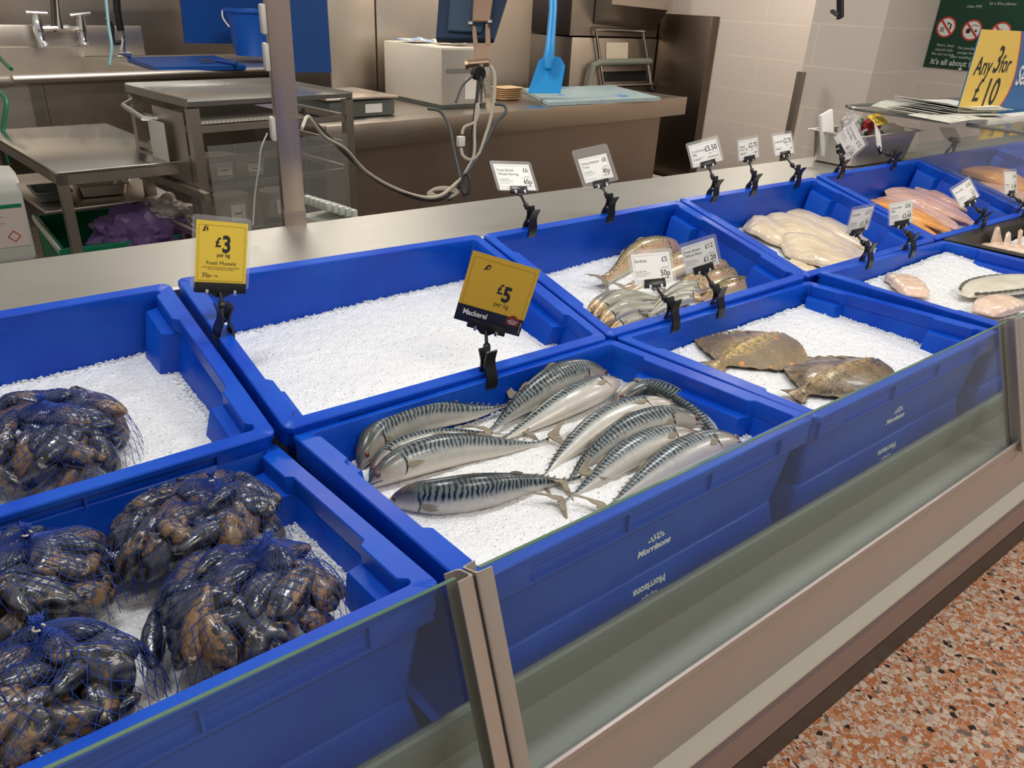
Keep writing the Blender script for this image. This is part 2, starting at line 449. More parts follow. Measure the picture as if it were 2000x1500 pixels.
ICE = {'B1': bil(-.122, -.105, -.070, -.060), 'B2': bil(-.112, -.088, -.060, -.058), 'B3': bil(-.125, -.10, -.080, -.08),
       'B4': bil(-.112, -.11, -.062, -.075), 'B5': bil(-.118, -.11, -.085, -.085), 'B6': bil(-.11, -.10, -.075, -.075), 'B7': bil(-.11, -.10, -.08, -.08),
       'F1': bil(-.062, -.060, -.058, -.066), 'F2': bil(-.060, -.056, -.050, -.056), 'F3': bil(-.052, -.044, -.050, -.066),
       'F4': bil(-.052, -.022, -.045, -.05)}
ice_lab = {'B1': 'mounded crushed ice beside the single rear bag of mussels', 'B2': 'smooth bed of crushed ice in the otherwise empty crate',
 'B3': 'crushed ice under the trout and sardines', 'B4': 'crushed ice showing along the near side of the white fillets',
 'B5': 'crushed ice under the pink and orange fillets', 'B6': 'crushed ice under the orange fillets behind glass', 'B7': 'crushed ice in the farthest rear crate',
 'F1': 'crushed ice showing between the front net bags of mussels', 'F2': 'crushed ice under the whole mackerel',
 'F3': 'crushed ice around the two plaice', 'F4': 'high mound of crushed ice with three pale fish pieces'}
for i, k in enumerate(ice_lab):
    if k in ('B5', 'B6', 'B7'): ice_bed('ice', k, ICE[k], ice_lab[k], i + 3, 500, 90, 60)
    else: ice_bed('ice', k, ICE[k], ice_lab[k], i + 3, 2600 if k != 'F1' else 1500)
# ------------------------------------------------------------------ counter structure
XA, XB = -1.6, 5.2
def prof_x(name, pts, x0, x1, m, lab, cat, close=True, angle=30):
    """extrude a (y,z) outline along x"""
    bm = bmesh.new()
    a = [bm.verts.new((x0, y, z)) for y, z in pts]; b = [bm.verts.new((x1, y, z)) for y, z in pts]
    n_ = len(pts)
    for i in range(n_ if close else n_ - 1):
        j = (i + 1) % n_; bm.faces.new((a[i], a[j], b[j], b[i]))
    if close: bm.faces.new(a[::-1]); bm.faces.new(b)
    return tag(obj(name, bm, m, None, angle), lab, cat)
# rear flat steel shelf
shelf = prof_x('rear_shelf', [(1.262, 1.050), (1.266, 1.0535), (1.528, 1.0535), (1.533, 1.050), (1.533, 1.020), (1.262, 1.020)], XA, XB, m_counter,
       'long flat stainless steel shelf behind the rear row of crates', 'shelf')
# cabinet carcass: sloped deck, well, ledge, front
ct = empty('display_counter', 'long stainless steel fish counter carrying both rows of blue crates', 'counter', Matrix.Translation((1.8, .9, 0)))
def cpart(name, pts, x0, x1, m, label=None, angle=30):
    bm = bmesh.new(); o_ = Vector((1.8, .9, 0))
    a = [bm.verts.new(Vector((x0, y, z)) - o_) for y, z in pts]; b = [bm.verts.new(Vector((x1, y, z)) - o_) for y, z in pts]
    for i in range(len(pts)):
        j = (i + 1) % len(pts); bm.faces.new((a[i], a[j], b[j], b[i]))
    bm.faces.new(a[::-1]); bm.faces.new(b)
    o = obj(name, bm, m, ct, angle)
    if label: o['label'] = label
    return o
dk = [(1.262, .950), (.885, .852), (.872, .846), (.872, .690), (.868, .680), (.470, .700), (.452, .705), (.452, .846), (.447, .850), (.443, .850), (.4405, .846), (.4405, .7946),
      (.362, .7946), (.362, .60), (.515, .60), (.515, .0), (1.262, .0)]
cpart('deck', dk, XA, XB, m_front)
cpart('front_panel', [(.356, .8195), (.361, .8195), (.361, .680), (.356, .680)], XA, XB, steel('floor_reflection_steel', (.40, .35, .32), .48, (4, 120, 120), .08, .45))  # pinkish reflection of the orange floor is put into the steel's base colour
cpart('bumper_rail', [(.332, .680), (.3605, .682), (.3605, .676), (.332, .674)], XA, XB, mat('pale_rail', (.52, .50, .43), .4))
cpart('bumper', [(.332, .664), (.330, .661), (.330, .610), (.338, .575), (.361, .572), (.361, .674), (.336, .674)], XA, XB,
      [steel('bumper_steel', (.21, .165, .165), .36, (4, 90, 90), .06, .6)])
cpart('kick_plate', [(.508, .0), (.508, .10), (.515, .10), (.515, 0)], XA, XB, mat('kick_plate', (.05, .038, .03), .5))
# glass front: slanted panes with channel posts
gy = lambda z: .44 - .3795 * (1.031 - z)
ga = math.atan(.3795)
def pane(x0, x1):
    L = (1.031 - .80) / math.cos(ga); T = .006; B_ = Matrix.Translation(Vector((x0, gy(.80), .80)) - Vector((1.8, .9, 0))) @ Matrix.Rotation(-ga, 4, 'X')
    bm = bmesh.new()
    v_ = [bm.verts.new(B_ @ Vector(p)) for p in ((0, 0, 0), (x1 - x0, 0, 0), (x1 - x0, 0, L), (0, 0, L))]; bm.faces.new(v_)
    v_ = [bm.verts.new(B_ @ Vector(p)) for p in ((0, T, 0), (x1 - x0, T, 0), (x1 - x0, T, L), (0, T, L))]; bm.faces.new(v_[::-1])
    o = obj('glass_panel', bm, m_glass, ct); o['label'] = 'slanted clear glass front panel'
    bm = bmesh.new(); box(bm, 0, x1 - x0, 0, T, L - .0004, L + .0004, B_)
    obj('polished_edge', bm, m_glassedge, o)
pane(-.88, .308); pane(.334, 1.499); pane(1.523, 2.70)
m_post = mat('satin_post_steel', (.47, .42, .37), .42, .75)
def gpost(x):
    B_ = Matrix.Translation(Vector((x, gy(.80), .80)) - Vector((1.8, .9, 0))) @ Matrix.Rotation(-ga, 4, 'X')
    L = (1.033 - .80) / math.cos(ga); bm = bmesh.new()
    for s in (-1, 1):
        pts = [(s * .0015, -.009), (s * .0035, -.011), (s * .019, -.0115), (s * .019, -.0095), (s * .0055, -.009), (s * .0035, -.004), (s * .0035, .009), (s * .0055, .0125), (s * .017, .0145), (s * .017, .0165), (s * .004, .0145), (s * .0015, .0125)]
        if s < 0: pts = pts[::-1]
        extrude_outline(bm, pts, L, B_)
    o = obj('glass_post', bm, m_post, ct, 50); o['label'] = 'brushed steel channel post between two glass panels'
    bm = bmesh.new(); box(bm, -.0013, .0013, -.008, .012, 0, L - .004, B_); obj('seal', bm, m_black, o)
gpost(.321); gpost(1.511)
# floor
m_floor = mat('terrazzo', (.4, .2, .1), .35)
n = N(m_floor); v = n.coord()
def chips(scale, lo, seed):
    vo = n.new('ShaderNodeTexVoronoi'); vo.inputs['Scale'].default_value = scale; vo.inputs['Randomness'].default_value = 1
    mp = n.new('ShaderNodeMapping'); mp.inputs['Location'].default_value = (seed, seed * .7, 0); n.l(v, mp.inputs[0]); n.l(mp.outputs[0], vo.inputs['Vector'])
    ve = n.new('ShaderNodeTexVoronoi'); ve.feature = 'DISTANCE_TO_EDGE'; ve.inputs['Scale'].default_value = scale; n.l(mp.outputs[0], ve.inputs['Vector'])
    return vo.outputs['Color'], ve.outputs['Distance']
base = n.mix(n.noise(v, 14, 3), (.50, .18, .085), (.58, .28, .17))
for scale, seed, thr, edge in ((165, 8, .25, .07), (72, 3, .30, .06)):
    cc, ed = chips(scale, 0, seed)
    sep = n.new('ShaderNodeSeparateColor'); n.l(cc, sep.inputs[0])
    chipcol = n.ramp(sep.outputs[1], [(0, (.82, .68, .56)), (.34, (.66, .56, .47)), (.56, (.58, .20, .07)), (.72, (.72, .36, .20)), (.88, (.20, .17, .15)), (.95, (.03, .026, .025))], 'CONSTANT')
    msk = n.math('MULTIPLY', n.math('GREATER_THAN', ed, edge), n.math('GREATER_THAN', sep.outputs[0], thr))
    base = n.mix(msk, base, chipcol)
n.col(base)
bm = bmesh.new(); quadbox(bm, [(-3, -3, 0), (9, -3, 0), (9, 14, 0), (-3, 14, 0)], .05)
tag(obj('floor', bm, m_floor), 'orange and white terrazzo shop floor', 'floor', kind='structure')
bm = bmesh.new(); 
for x in (1.02, 2.22, 3.42): box(bm, x, x + .003, -2.9, .51, .0002, .0012)
tag(obj('trim_1', bm, mat('floor_joint', (.45, .28, .2), .6)), 'thin floor joints', 'trim', kind='structure')

m_kf = mat('speckled_vinyl', (.06, .045, .035), .45); n = N(m_kf); nz = n.noise(n.coord(), 120, 3, .7); n.col(n.ramp(nz, [(.42, (.03, .024, .02)), (.6, (.13, .10, .08))]))
bm = bmesh.new(); box(bm, -3, 5.6, 1.30, 9, .0003, .004)
tag(obj('floor_prep', bm, m_kf), 'dark speckled floor of the preparation area', 'floor', kind='structure')
# ------------------------------------------------------------------ mussels in net bags
m_mus = mat('mussel_shell', (.03, .03, .04), .22, spec=.7, coat=.3)
n = N(m_mus); v = n.coord('Object'); uv = n.new('ShaderNodeUVMap'); sepuv = n.new('ShaderNodeSeparateXYZ'); n.l(uv.outputs[0], sepuv.inputs[0])
oi = n.new('ShaderNodeObjectInfo')
rv = oi.outputs['Random']
wv = n.new('ShaderNodeTexWave'); wv.wave_type = 'RINGS'; wv.inputs['Scale'].default_value = 42; wv.inputs['Distortion'].default_value = 3.5; wv.inputs['Detail'].default_value = 3
mp = n.new('ShaderNodeMapping'); mp.inputs['Location'].default_value = (.028, 0, 0); n.l(v, mp.inputs[0]); n.l(mp.outputs[0], wv.inputs['Vector'])
pv = n.new('ShaderNodeCombineXYZ'); n.l(rv, pv.inputs[0]); n.l(rv, pv.inputs[1]); ad = n.new('ShaderNodeVectorMath'); ad.operation = 'ADD'; n.l(v, ad.inputs[0]); 
sc_ = n.new('ShaderNodeVectorMath'); sc_.operation = 'SCALE'; sc_.inputs['Scale'].default_value = 3; n.l(pv.outputs[0], sc_.inputs[0]); n.l(sc_.outputs[0], ad.inputs[1])
nz = n.noise(ad.outputs[0], 75, 6, .72); nz2 = n.noise(ad.outputs[0], 130, 3, .6)
dark = n.mix(n.math('MULTIPLY', wv.outputs['Fac'], nz2), (.006, .007, .011), (.11, .115, .14))
brown = n.mix(nz2, (.05, .018, .010), (.34, .20, .09))
# tan periostracum patches: more on some shells, wave-broken
thr = n.math('ADD', n.math('MULTIPLY', rv, .28), n.math('MULTIPLY', sepuv.outputs[0], .14))
pm = n.ramp(n.math('ADD', n.math('SUBTRACT', nz, n.math('SUBTRACT', .78, thr)), n.math('MULTIPLY', wv.outputs['Fac'], .05)), [(.0, G(0)), (.05, G(1))])
c = n.mix(pm, dark, brown)
c = n.mix(n.ramp(n.noise(ad.outputs[0], 170, 4, .7), [(.50, G(0)), (.60, G(.75))]), c, dark)
wm = n.ramp(n.math('ADD', n.noise(ad.outputs[0], 60, 4, .7), n.math('MULTIPLY', sepuv.outputs[0], .16)), [(.74, G(0)), (.78, G(.85))])
c = n.mix(wm, c, (.48, .42, .34)); n.col(c)
n.rough(n.mix(pm, G(.20), G(.45))); n.bump(n.math('ADD', wv.outputs['Fac'], nz2), .55, .0015)

def mussel_mesh(seed):
    """closed mussel: two domed valves, pointed umbo at -x, length about 1 unit -> scaled"""
    r_ = random.Random(seed); bm = bmesh.new(); uvl = bm.loops.layers.uv.new('UVMap')
    L, n_s, n_a = .058, 18, 18
    wid = [(0, .02), (.06, .16), (.2, .33), (.45, .46), (.7, .50), (.88, .40), (.96, .24), (1, .03)]
    thk = [(0, .03), (.06, .17), (.2, .31), (.4, .38), (.65, .33), (.85, .19), (.96, .08), (1, .01)]
    def ip(T, x):
        for (a, b), (c_, d) in zip(T, T[1:]):
            if x <= c_: t = (x - a) / (c_ - a); t = t * t * (3 - 2 * t) * .4 + t * .6; return b + (d - b) * t
        return T[-1][1]
    bend = r_.uniform(-.10, .14); gap = r_.choice([0, 0, 0, .02, .035])
    rings = []
    for i in range(n_s + 1):
        s = (i / n_s); s = .5 - .5 * math.cos(s * math.pi); w_ = ip(wid, s) * .56; t_ = ip(thk, s) * .47
        ring = []
        for k in range(n_a):
            a = 2 * math.pi * k / n_a
            cy, cz = math.cos(a), math.sin(a)
            y = w_ * (abs(cy) ** .9) * (1 if cy > 0 else -.86) + bend * math.sin(s * math.pi) * .5
            z = t_ * (abs(cz) ** .85) * (1 if cz > 0 else -1)
            z += gap * (1 if cz > 0 else -1) * max(0, s - .3) * (1 if abs(cz) > .01 else 0)
            ring.append(bm.verts.new(((s - .5) * L, y * L, z * L)))
        rings.append(ring)
    for i, (a, b) in enumerate(zip(rings, rings[1:])):
        for k in range(n_a):
            f = bm.faces.new((a[k], a[(k + 1) % n_a], b[(k + 1) % n_a], b[k]))
            for lp, uu in zip(f.loops, (i, i, i + 1, i + 1)): lp[uvl].uv = (1 - uu / n_s, k / n_a)
    bm.faces.new(rings[0][::-1]); bm.faces.new(rings[-1])
    # hinge seam groove
    for rg in rings[1:-1]:
        for k in (0, n_a // 2):
            v_ = rg[k]; v_.co.y *= .97
    return finish(bm, 50)
MUS = [mussel_mesh(i) for i in range(7)]
for me in MUS: me.materials.append(m_mus)
m_net = mat('blue_net', (.015, .05, .30), .4, spec=.4)
m_tie = mat('white_tie', (.75, .70, .60), .4)

def net_bag(key, cx, cy, rx, ry, h, z0, lab, mlab, seed, count, kx=0, ky=0, cat='net bag'):
    """cx,cy crate-local centre; z0 resting level; h dome height"""
    r_ = random.Random(seed); F = FM[key]; placed = []
    def dome(x, y):
        q = (x / rx) ** 2 + (y / ry) ** 2
        return h * math.sqrt(max(0, 1 - q ** 2.0))
    tries = 0; T = []
    # fibonacci spread over a squashed dome, mussels lie tangentially
    for k in range(count):
        t = (k + .5) / count; rad = math.sqrt(t) * .93; a = k * 2.39996 + seed
        x, y = rx * rad * math.cos(a), ry * rad * math.sin(a)
        x += r_.uniform(-.004, .004); y += r_.uniform(-.004, .004)
        z = dome(x, y); e = .004
        nrm = Vector((-(dome(x + e, y) - dome(x - e, y)) / (2 * e), -(dome(x, y + e) - dome(x, y - e)) / (2 * e), 1)).normalized()
        nrm = (nrm + Vector((r_.uniform(-.3, .3), r_.uniform(-.3, .3), 0))).normalized()
        p = Vector((x, y, z)) - nrm * (.006 + .010 * (k % 2))
        # axis: mostly radial / random in tangent plane
        ax = Vector((x, y, 0)) + Vector((r_.gauss(0, .05), r_.gauss(0, .05), 0)); ax = (ax - nrm * ax.dot(nrm)).normalized()
        if r_.random() < .5: ax = -ax
        ax = Quaternion(nrm, r_.gauss(0, .5)) @ ax
        roll = r_.choice([0, 0, 1, -1]) * r_.uniform(.2, 1.2)
        sy = Quaternion(ax, roll) @ nrm.cross(ax); sz = ax.cross(sy)
        s = r_.uniform(.92, 1.25) * (1 if rad < .8 else .92)
        p.z = max(p.z, .008)
        T.append(basis(p, ax, sy, sz) @ Matrix.Diagonal((s, s, s, 1)))
    for k in range(int(count * .36)):   # inner fill
        a = r_.random() * 6.28; rad = r_.random() ** .5 * .72
        x, y = rx * rad * math.cos(a), ry * rad * math.sin(a)
        T.append(Matrix.Translation((x, y, max(.01, dome(x, y) * .52))) @ Quaternion((r_.random() - .5, r_.random() - .5, r_.random() - .5, r_.random() - .5)).normalized().to_matrix().to_4x4())
    B = F @ Matrix.Translation((cx, cy, z0))
    V, Fc = [], []
    for k, m_ in enumerate(T):
        me = MUS[(k + seed) % len(MUS)]
        o = bpy.data.objects.new('mussel', me); C.objects.link(o); o.matrix_world = B @ m_
        tag(o, mlab, 'mussel', mlab.replace('mussel ', 'mussels ', 1))
        b = len(V); V += [m_ @ v_.co for v_ in me.vertices]; Fc += [tuple(i + b for i in p_.vertices) for p_ in me.polygons]
    # net: diagonal strands draped over the pile
    tree = BVHTree.FromPolygons(V, Fc)
    kn = Vector((kx, ky, dome(kx, ky) + .002))
    NS, ST = 40, 44; strands = []
    def surf(u, t):
        """u angle, t 0 at knot..1 at base"""
        a = u; bx, by = rx * 1.02 * math.cos(a), ry * 1.02 * math.sin(a)
        x, y = kx + (bx - kx) * t, ky + (by - ky) * t
        cz = h * .15
        top = Vector((x, y, 0)); lift = dome(x * .97, y * .97)
        p = Vector((x, y, lift + .012)); d = Vector((-(x) * .6, -(y) * .6, -1.0)).normalized()
        o_ = p - d * .03
        hit = tree.ray_cast(o_, d, .05 + .02)
        base = Vector((x, y, max(lift - .002, .002)))
        if hit[0] is not None: q = hit[0] - d * .0012
        else: q = base
        return q
    import array
    H = {}
    for i in range(NS):
        for j in range(ST + 1):
            t = j / ST; tt = .018 + t * .982
            H[i, j] = surf(2 * math.pi * i / NS, tt)
    # smooth a little so the net bridges gaps
    for _ in range(3):
        H2 = {}
        for i in range(NS):
            for j in range(ST + 1):
                q = H[i, j]; nb = [H[(i + 1) % NS, j], H[(i - 1) % NS, j], H[i, min(j + 1, ST)], H[i, max(j - 1, 0)]]
                av = sum(nb, Vector()) / 4; z = max(q.z, av.z)
                H2[i, j] = Vector((q.x * .6 + av.x * .4, q.y * .6 + av.y * .4, z)) if j not in (0, ST) else q
        H = H2
    # flare up to the knot
    for i in range(NS):
        for j in range(6):
            q = H[i, j]; f = (1 - j / 6) ** 2; q.z += .008 * f
    bm = bmesh.new()
    def strand(ix):
        pts = ix
        rr = []
        for q in range(len(pts)): rr.append(.00036)
        tube(bm, pts, rr, 3, False)
    for sgn in (1, -1):
        for i in range(NS):
            pts = []
            for j in range(ST + 1):
                fi = i + sgn * j * .22; a = int(math.floor(fi)); fr = fi - a
                pts.append(H[a % NS, j].lerp(H[(a + 1) % NS, j], fr))
            strand(pts)
    me = finish(bm, 180)
    nb = link('net_bag', me, m_net); nb.matrix_world = B; tag(nb, lab, cat, 'blue net bags of mussels')
    bm = bmesh.new()
    for k in range(30):
        a = k * 2.4; q = Vector((math.cos(a), math.sin(a), 0)); rr = .001 + .006 * (k / 30)
        tube(bm, [kn + q * .0012 + Vector((0, 0, -.001)), kn + q * .0016 + Vector((0, 0, .010)), kn + q * rr + Vector((0, 0, .016 + .004 * r_.random()))], .0007, 4)
    obj('gathered_top', bm, m_net, nb, 180)
    bm = bmesh.new(); tube(bm, [kn + Vector((.0042 * math.cos(t), .0042 * math.sin(t), .007)) for t in [x * .35 for x in range(15)]], .0011, 6)
    o = obj('tie_clip', bm, m_tie, nb, 180); o['label'] = 'small off white tie clip'
net_bag('B1', .372, -.250, .100, .095, .080, -.086, 'blue net bag of mussels alone in the rear crate beside bare ice',
        'mussel in the net bag lying alone in the rear crate', 1, 36, .0, .02)
net_bag('F1', .462, -.118, .098, .092, .082, -.060, 'blue net bag of mussels at the far right back of the front crate',
        'mussel in the net bag at the back right of the front crate', 2, 36, .025, .008)
net_bag('F1', .452, -.292, .096, .088, .084, -.062, 'blue net bag of mussels nearest the glass on the right of the front crate',
        'mussel in the right hand net bag nearest the front glass', 3, 36, .035, .018)
net_bag('F1', .285, -.118, .100, .092, .084, -.060, 'blue net bag of mussels at the left back of the front crate',
        'mussel in the net bag at the left back of the front crate', 4, 36, .022, .012)
net_bag('F1', .272, -.300, .098, .085, .084, -.062, 'blue net bag of mussels at the bottom left, nearest the camera',
        'mussel in the nearest net bag at the bottom left', 5, 36, .02, .03)
net_bag('F1', .105, -.250, .085, .085, .075, -.062, 'blue net bag of mussels in the extreme bottom left corner, mostly cut off',
        'mussel in the net bag cut off at the extreme bottom left corner', 6, 36, .0, .0)
# ------------------------------------------------------------------ fish
def ip(T, x):
    for (a, b), (c_, d) in zip(T, T[1:]):
        if x <= c_: return b + (d - b) * (x - a) / (c_ - a)
    return T[-1][1]
def smooth_prof(T):
    P = [Vector((a, b, 0)) for a, b in T]; S = spline(P, 80); return [(p.x, max(p.y, .0003)) for p in S]
PROF = {
 'mackerel': (smooth_prof([(0, .006), (.03, .032), (.09, .058), (.18, .078), (.32, .088), (.46, .085), (.62, .066), (.78, .038), (.90, .014), (.96, .010), (1, .013)]),
              smooth_prof([(0, .005), (.03, .024), (.09, .044), (.18, .056), (.32, .064), (.46, .062), (.62, .046), (.78, .026), (.90, .010), (.96, .006), (1, .003)])),
 'trout': (smooth_prof([(0, .012), (.04, .045), (.12, .08), (.25, .108), (.42, .115), (.6, .095), (.78, .058), (.9, .042), (1, .05)]),
           smooth_prof([(0, .01), (.04, .03), (.12, .052), (.25, .064), (.42, .066), (.6, .05), (.78, .028), (.9, .014), (1, .004)])),
 'sardine': (smooth_prof([(0, .012), (.04, .045), (.12, .085), (.25, .108), (.42, .115), (.6, .095), (.8, .05), (.92, .026), (1, .03)]),
           smooth_prof([(0, .01), (.04, .03), (.12, .05), (.25, .06), (.42, .06), (.6, .046), (.8, .024), (.92, .010), (1, .004)])),
}
def fish(kind, label, cat, path, roll, mats, group, thick=1.0, flip=1, N_=None, eye='dark', tail=(.11, .13), tailrot=0, extra=True, nrm=None, size=1.0):
    """path: world points head->tail base; nrm: up normal; roll: deg, turns the back towards the viewer; flip: which side of the path the back lies"""
    nrm = Vector(nrm) if nrm is not None else Vector((0, 0, 1))
    NS, NA = 60, 28
    P = spline(path, 200); cum = [0]
    for a, b in zip(P, P[1:]): cum.append(cum[-1] + (b - a).length)
    L = cum[-1]
    def at(s):
        d = s * L; k = 0
        lo, hi = 0, 199
        while hi - lo > 1:
            mid = (lo + hi) // 2
            if cum[mid] <= d: lo = mid
            else: hi = mid
        t = (d - cum[lo]) / max(cum[hi] - cum[lo], 1e-9); return P[lo].lerp(P[hi], t)
    A, B = PROF[kind]; rr = R(roll)
    bm = bmesh.new(); uvl = bm.loops.layers.uv.new('UVMap'); rings = []; fr = []
    for i in range(NS + 1):
        s = i / NS; s2 = s if i not in (0,) else .0
        c0 = at(s2); t = (at(min(s + .01, 1)) - at(max(s - .01, 0))).normalized()
        side = nrm.cross(t).normalized() * -flip; up = nrm - t * nrm.dot(t); up.normalize()
        D = side * math.cos(rr) + up * math.sin(rr); Lt = up * math.cos(rr) - side * math.sin(rr)
        a, b = ip(A, s) * L * size, ip(B, s) * L * thick * size
        c1 = c0 + up * (math.hypot(a * math.sin(rr), b * math.cos(rr)) * .94)
        fr.append((c1, t, D, Lt, a, b, up)); ring = []
        for k in range(NA):
            ph = 2 * math.pi * k / NA; cc, ss = math.cos(ph), math.sin(ph)
            ex = .86 if cc > 0 else 1.0
            p = c1 + D * a * (abs(cc) ** ex) * (1 if cc > 0 else -1) + Lt * b * (abs(ss) ** .92) * (1 if ss > 0 else -1)
            ring.append(bm.verts.new(p))
        rings.append(ring)
    for i, (x, y) in enumerate(zip(rings, rings[1:])):
        for k in range(NA):
            f = bm.faces.new((x[k], x[(k + 1) % NA], y[(k + 1) % NA], y[k]))
            for lp, (ii, kk) in zip(f.loops, ((i, k), (i, k + 1), (i + 1, k + 1), (i + 1, k))):
                kk_ = kk if kk <= NA / 2 else NA - kk
                lp[uvl].uv = (ii / NS, kk_ / (NA / 2))
    bm.faces.new(rings[0][::-1]); bm.faces.new(rings[-1])
    o = empty(kind if kind != 'plaice' else 'plaice', label, cat, Matrix.Translation(fr[NS // 2][0]), group)
    off = -fr[NS // 2][0]
    def add(nm, b_, m, ang=60):
        bmesh.ops.translate(b_, vec=off, verts=b_.verts); return obj(nm, b_, m, o, ang)
    body = add('body', bm, mats['body'])
    # tail fin
    c1, t, D, Lt, a, b, up = fr[-1]; tl, th = tail[0] * L, tail[1] * L
    if tailrot: q = Quaternion(Lt, R(tailrot)); t2 = q @ t; D2 = q @ D
    else: t2, D2 = t, D
    sd = nrm.cross(t).normalized() * -flip; D2 = (sd * math.cos(R(12)) + up * math.sin(R(12))); Lt = t.cross(D2) if t.cross(D2).dot(nrm) > 0 else -t.cross(D2)
    if tailrot: t2 = Quaternion(Lt, R(tailrot)) @ t; D2 = Quaternion(Lt, R(tailrot)) @ D2
    c1 = c1 + nrm * (.003 + th * .10)
    bm = bmesh.new(); uv = bm.loops.layers.uv.new('UVMap'); g = []
    for j in range(13):
        w_ = (j / 12 * 2 - 1); aw = abs(w_)
        row = []
        for q_ in range(7):
            s = q_ / 6; reach = tl * (.42 + .58 * aw ** 1.5)
            p = c1 - t * .002 + t2 * reach * s + D2 * (w_ * a * .95 * (1 - s) + w_ * th * s * (.70 + .30 * aw)) + Lt * (.0012 * math.sin(w_ * 14 + s * 2) * s + .0035 * s * s * math.sin(w_ * 2.2 + 1))
            row.append(p)
        g.append(row)
    for sg in (1, -1):
        gv = [[bm.verts.new(p + Lt * sg * (.0009 * (1 - .8 * k / 6))) for k, p in enumerate(r_)] for r_ in g]
        for j in range(12):
            for q_ in range(6):
                f = bm.faces.new((gv[j][q_], gv[j + 1][q_], gv[j + 1][q_ + 1], gv[j][q_ + 1]))
                for lp, (jj, kk) in zip(f.loops, ((j, q_), (j + 1, q_), (j + 1, q_ + 1), (j, q_ + 1))): lp[uv].uv = (jj / 12, kk / 6)
    add('tail_fin', bm, mats['fin'])
    # eye
    i = int(NS * .058); c1, t, D, Lt, a, b, up = fr[i]
    for sg in ((1,) if extra else (1,)):
        cth = .30
        p = c1 + D * a * cth + Lt * b * .90 * sg
        r_ = L * .0165
        mwE = basis(p, t, D, Lt)
        bm = bmesh.new(); bmesh.ops.create_uvsphere(bm, u_segments=16, v_segments=10, radius=1, matrix=mwE @ Matrix.Diagonal((r_, r_, r_ * .45, 1)))
        e = add('eye', bm, mats['iris'])
        bm = bmesh.new(); bmesh.ops.create_uvsphere(bm, u_segments=12, v_segments=8, radius=1, matrix=mwE @ Matrix.Translation((0, 0, r_ * .2)) @ Matrix.Diagonal((r_ * .55, r_ * .55, r_ * .35, 1)))
        add('pupil', bm, mats['pupil'])
    # gill cover edge and pectoral fin
    bm = bmesh.new(); pts = []
    for k in range(12):
        ph = R(38 + k * 9.5); s = .165 + .022 * math.sin((k / 11) * math.pi); j = s * NS; q = int(j)
        c1, t, D, Lt, a, b, up = fr[q]; cc, ss = math.cos(ph), math.sin(ph)
        pts.append(c1 + t * (j - q) * L / NS + D * a * cc * 1.0 + Lt * b * ss * 1.012)
    tube(bm, pts, [.0004 + .0011 * math.sin(k / 11 * math.pi) for k in range(12)], 6)
    add('gill_edge', bm, mats['dark'])
    i = int(NS * .19); c1, t, D, Lt, a, b, up = fr[i]
    bm = bmesh.new(); fl = L * .095
    pts = [(0, -.006), (.25, -.024), (.6, -.020), (1, .002), (.6, .014), (.25, .012), (0, .006)]
    mwF = basis(c1 - D * a * .12 + Lt * b * 1.0, t, D, Lt) @ Matrix.Rotation(R(-4), 4, 'Y')
    extrude_outline(bm, [(x * fl, y * L * .8 - x * fl * .12) for x, y in pts], .0012, mwF)
    add('pectoral_fin', bm, mats['fin'])
    if extra:
        # dorsal fin ridge folded along the back, finlets
        bm = bmesh.new()
        for (s0, s1, hh) in ((.36, .46, .016), (.60, .68, .014)):
            va, vb = [], []
            for k in range(8):
                s = s0 + (s1 - s0) * k / 7; q = fr[int(s * NS)]
                h_ = hh * L * math.sin((k + .6) / 8 * math.pi) * (1 - k / 10)
                base = q[0] + q[2] * q[4] * .97
                va.append(base - q[3] * .0006); vb.append(base + q[2] * h_ + q[1] * .006)
            A1 = [bm.verts.new(p) for p in va]; B1 = [bm.verts.new(p) for p in vb]; C1 = [bm.verts.new(p + fr[int(s0 * NS)][3] * .0012) for p in va]
            for k in range(7):
                bm.faces.new((A1[k], A1[k + 1], B1[k + 1], B1[k])); bm.faces.new((C1[k + 1], C1[k], B1[k], B1[k + 1]))
        for k in range(5):
            q = fr[int((.76 + k * .035) * NS)]; p = q[0] + q[2] * q[4] * .95
            w3 = [bm.verts.new(p), bm.verts.new(p + q[1] * L * .018 + q[2] * L * .010), bm.verts.new(p + q[1] * L * .02), bm.verts.new(p + q[3] * .001)]
            bm.faces.new((w3[0], w3[1], w3[2])); bm.faces.new((w3[3], w3[2], w3[1]))
        add('dorsal_fins', bm, mats['fin'])
        # mouth / jaw line
    bm = bmesh.new(); pts = []
    for k in range(7):
        s = .002 + .055 * k / 6; q = fr[min(int(s * NS), NS)]; j = s * NS - int(s * NS)
        q2 = fr[int(s * NS) + 1]; a_ = q[4] + (q2[4] - q[4]) * j; b_ = q[5] + (q2[5] - q[5]) * j
        c_ = q[0].lerp(q2[0], j); ph = R(106 + k * 2.5)
        pts.append(c_ + q[2] * a_ * math.cos(ph) + q[3] * b_ * math.sin(ph) * 1.02)
    tube(bm, pts, .0007, 5); add('mouth', bm, mats['dark'])
    return o

def uvsep(n):
    u = n.new('ShaderNodeUVMap'); s = n.new('ShaderNodeSeparateXYZ'); n.l(u.outputs[0], s.inputs[0]); return u, s.outputs[0], s.outputs[1]
m_mack = mat('mackerel_skin', (.3, .3, .3), .30, metal=.10, spec=.6, coat=.2)
n = N(m_mack); u, U, V_ = uvsep(n); oc = n.coord('Object')
nzv = n.noise(oc, 26, 3, .6); nzf = n.noise(oc, 90, 3, .6)
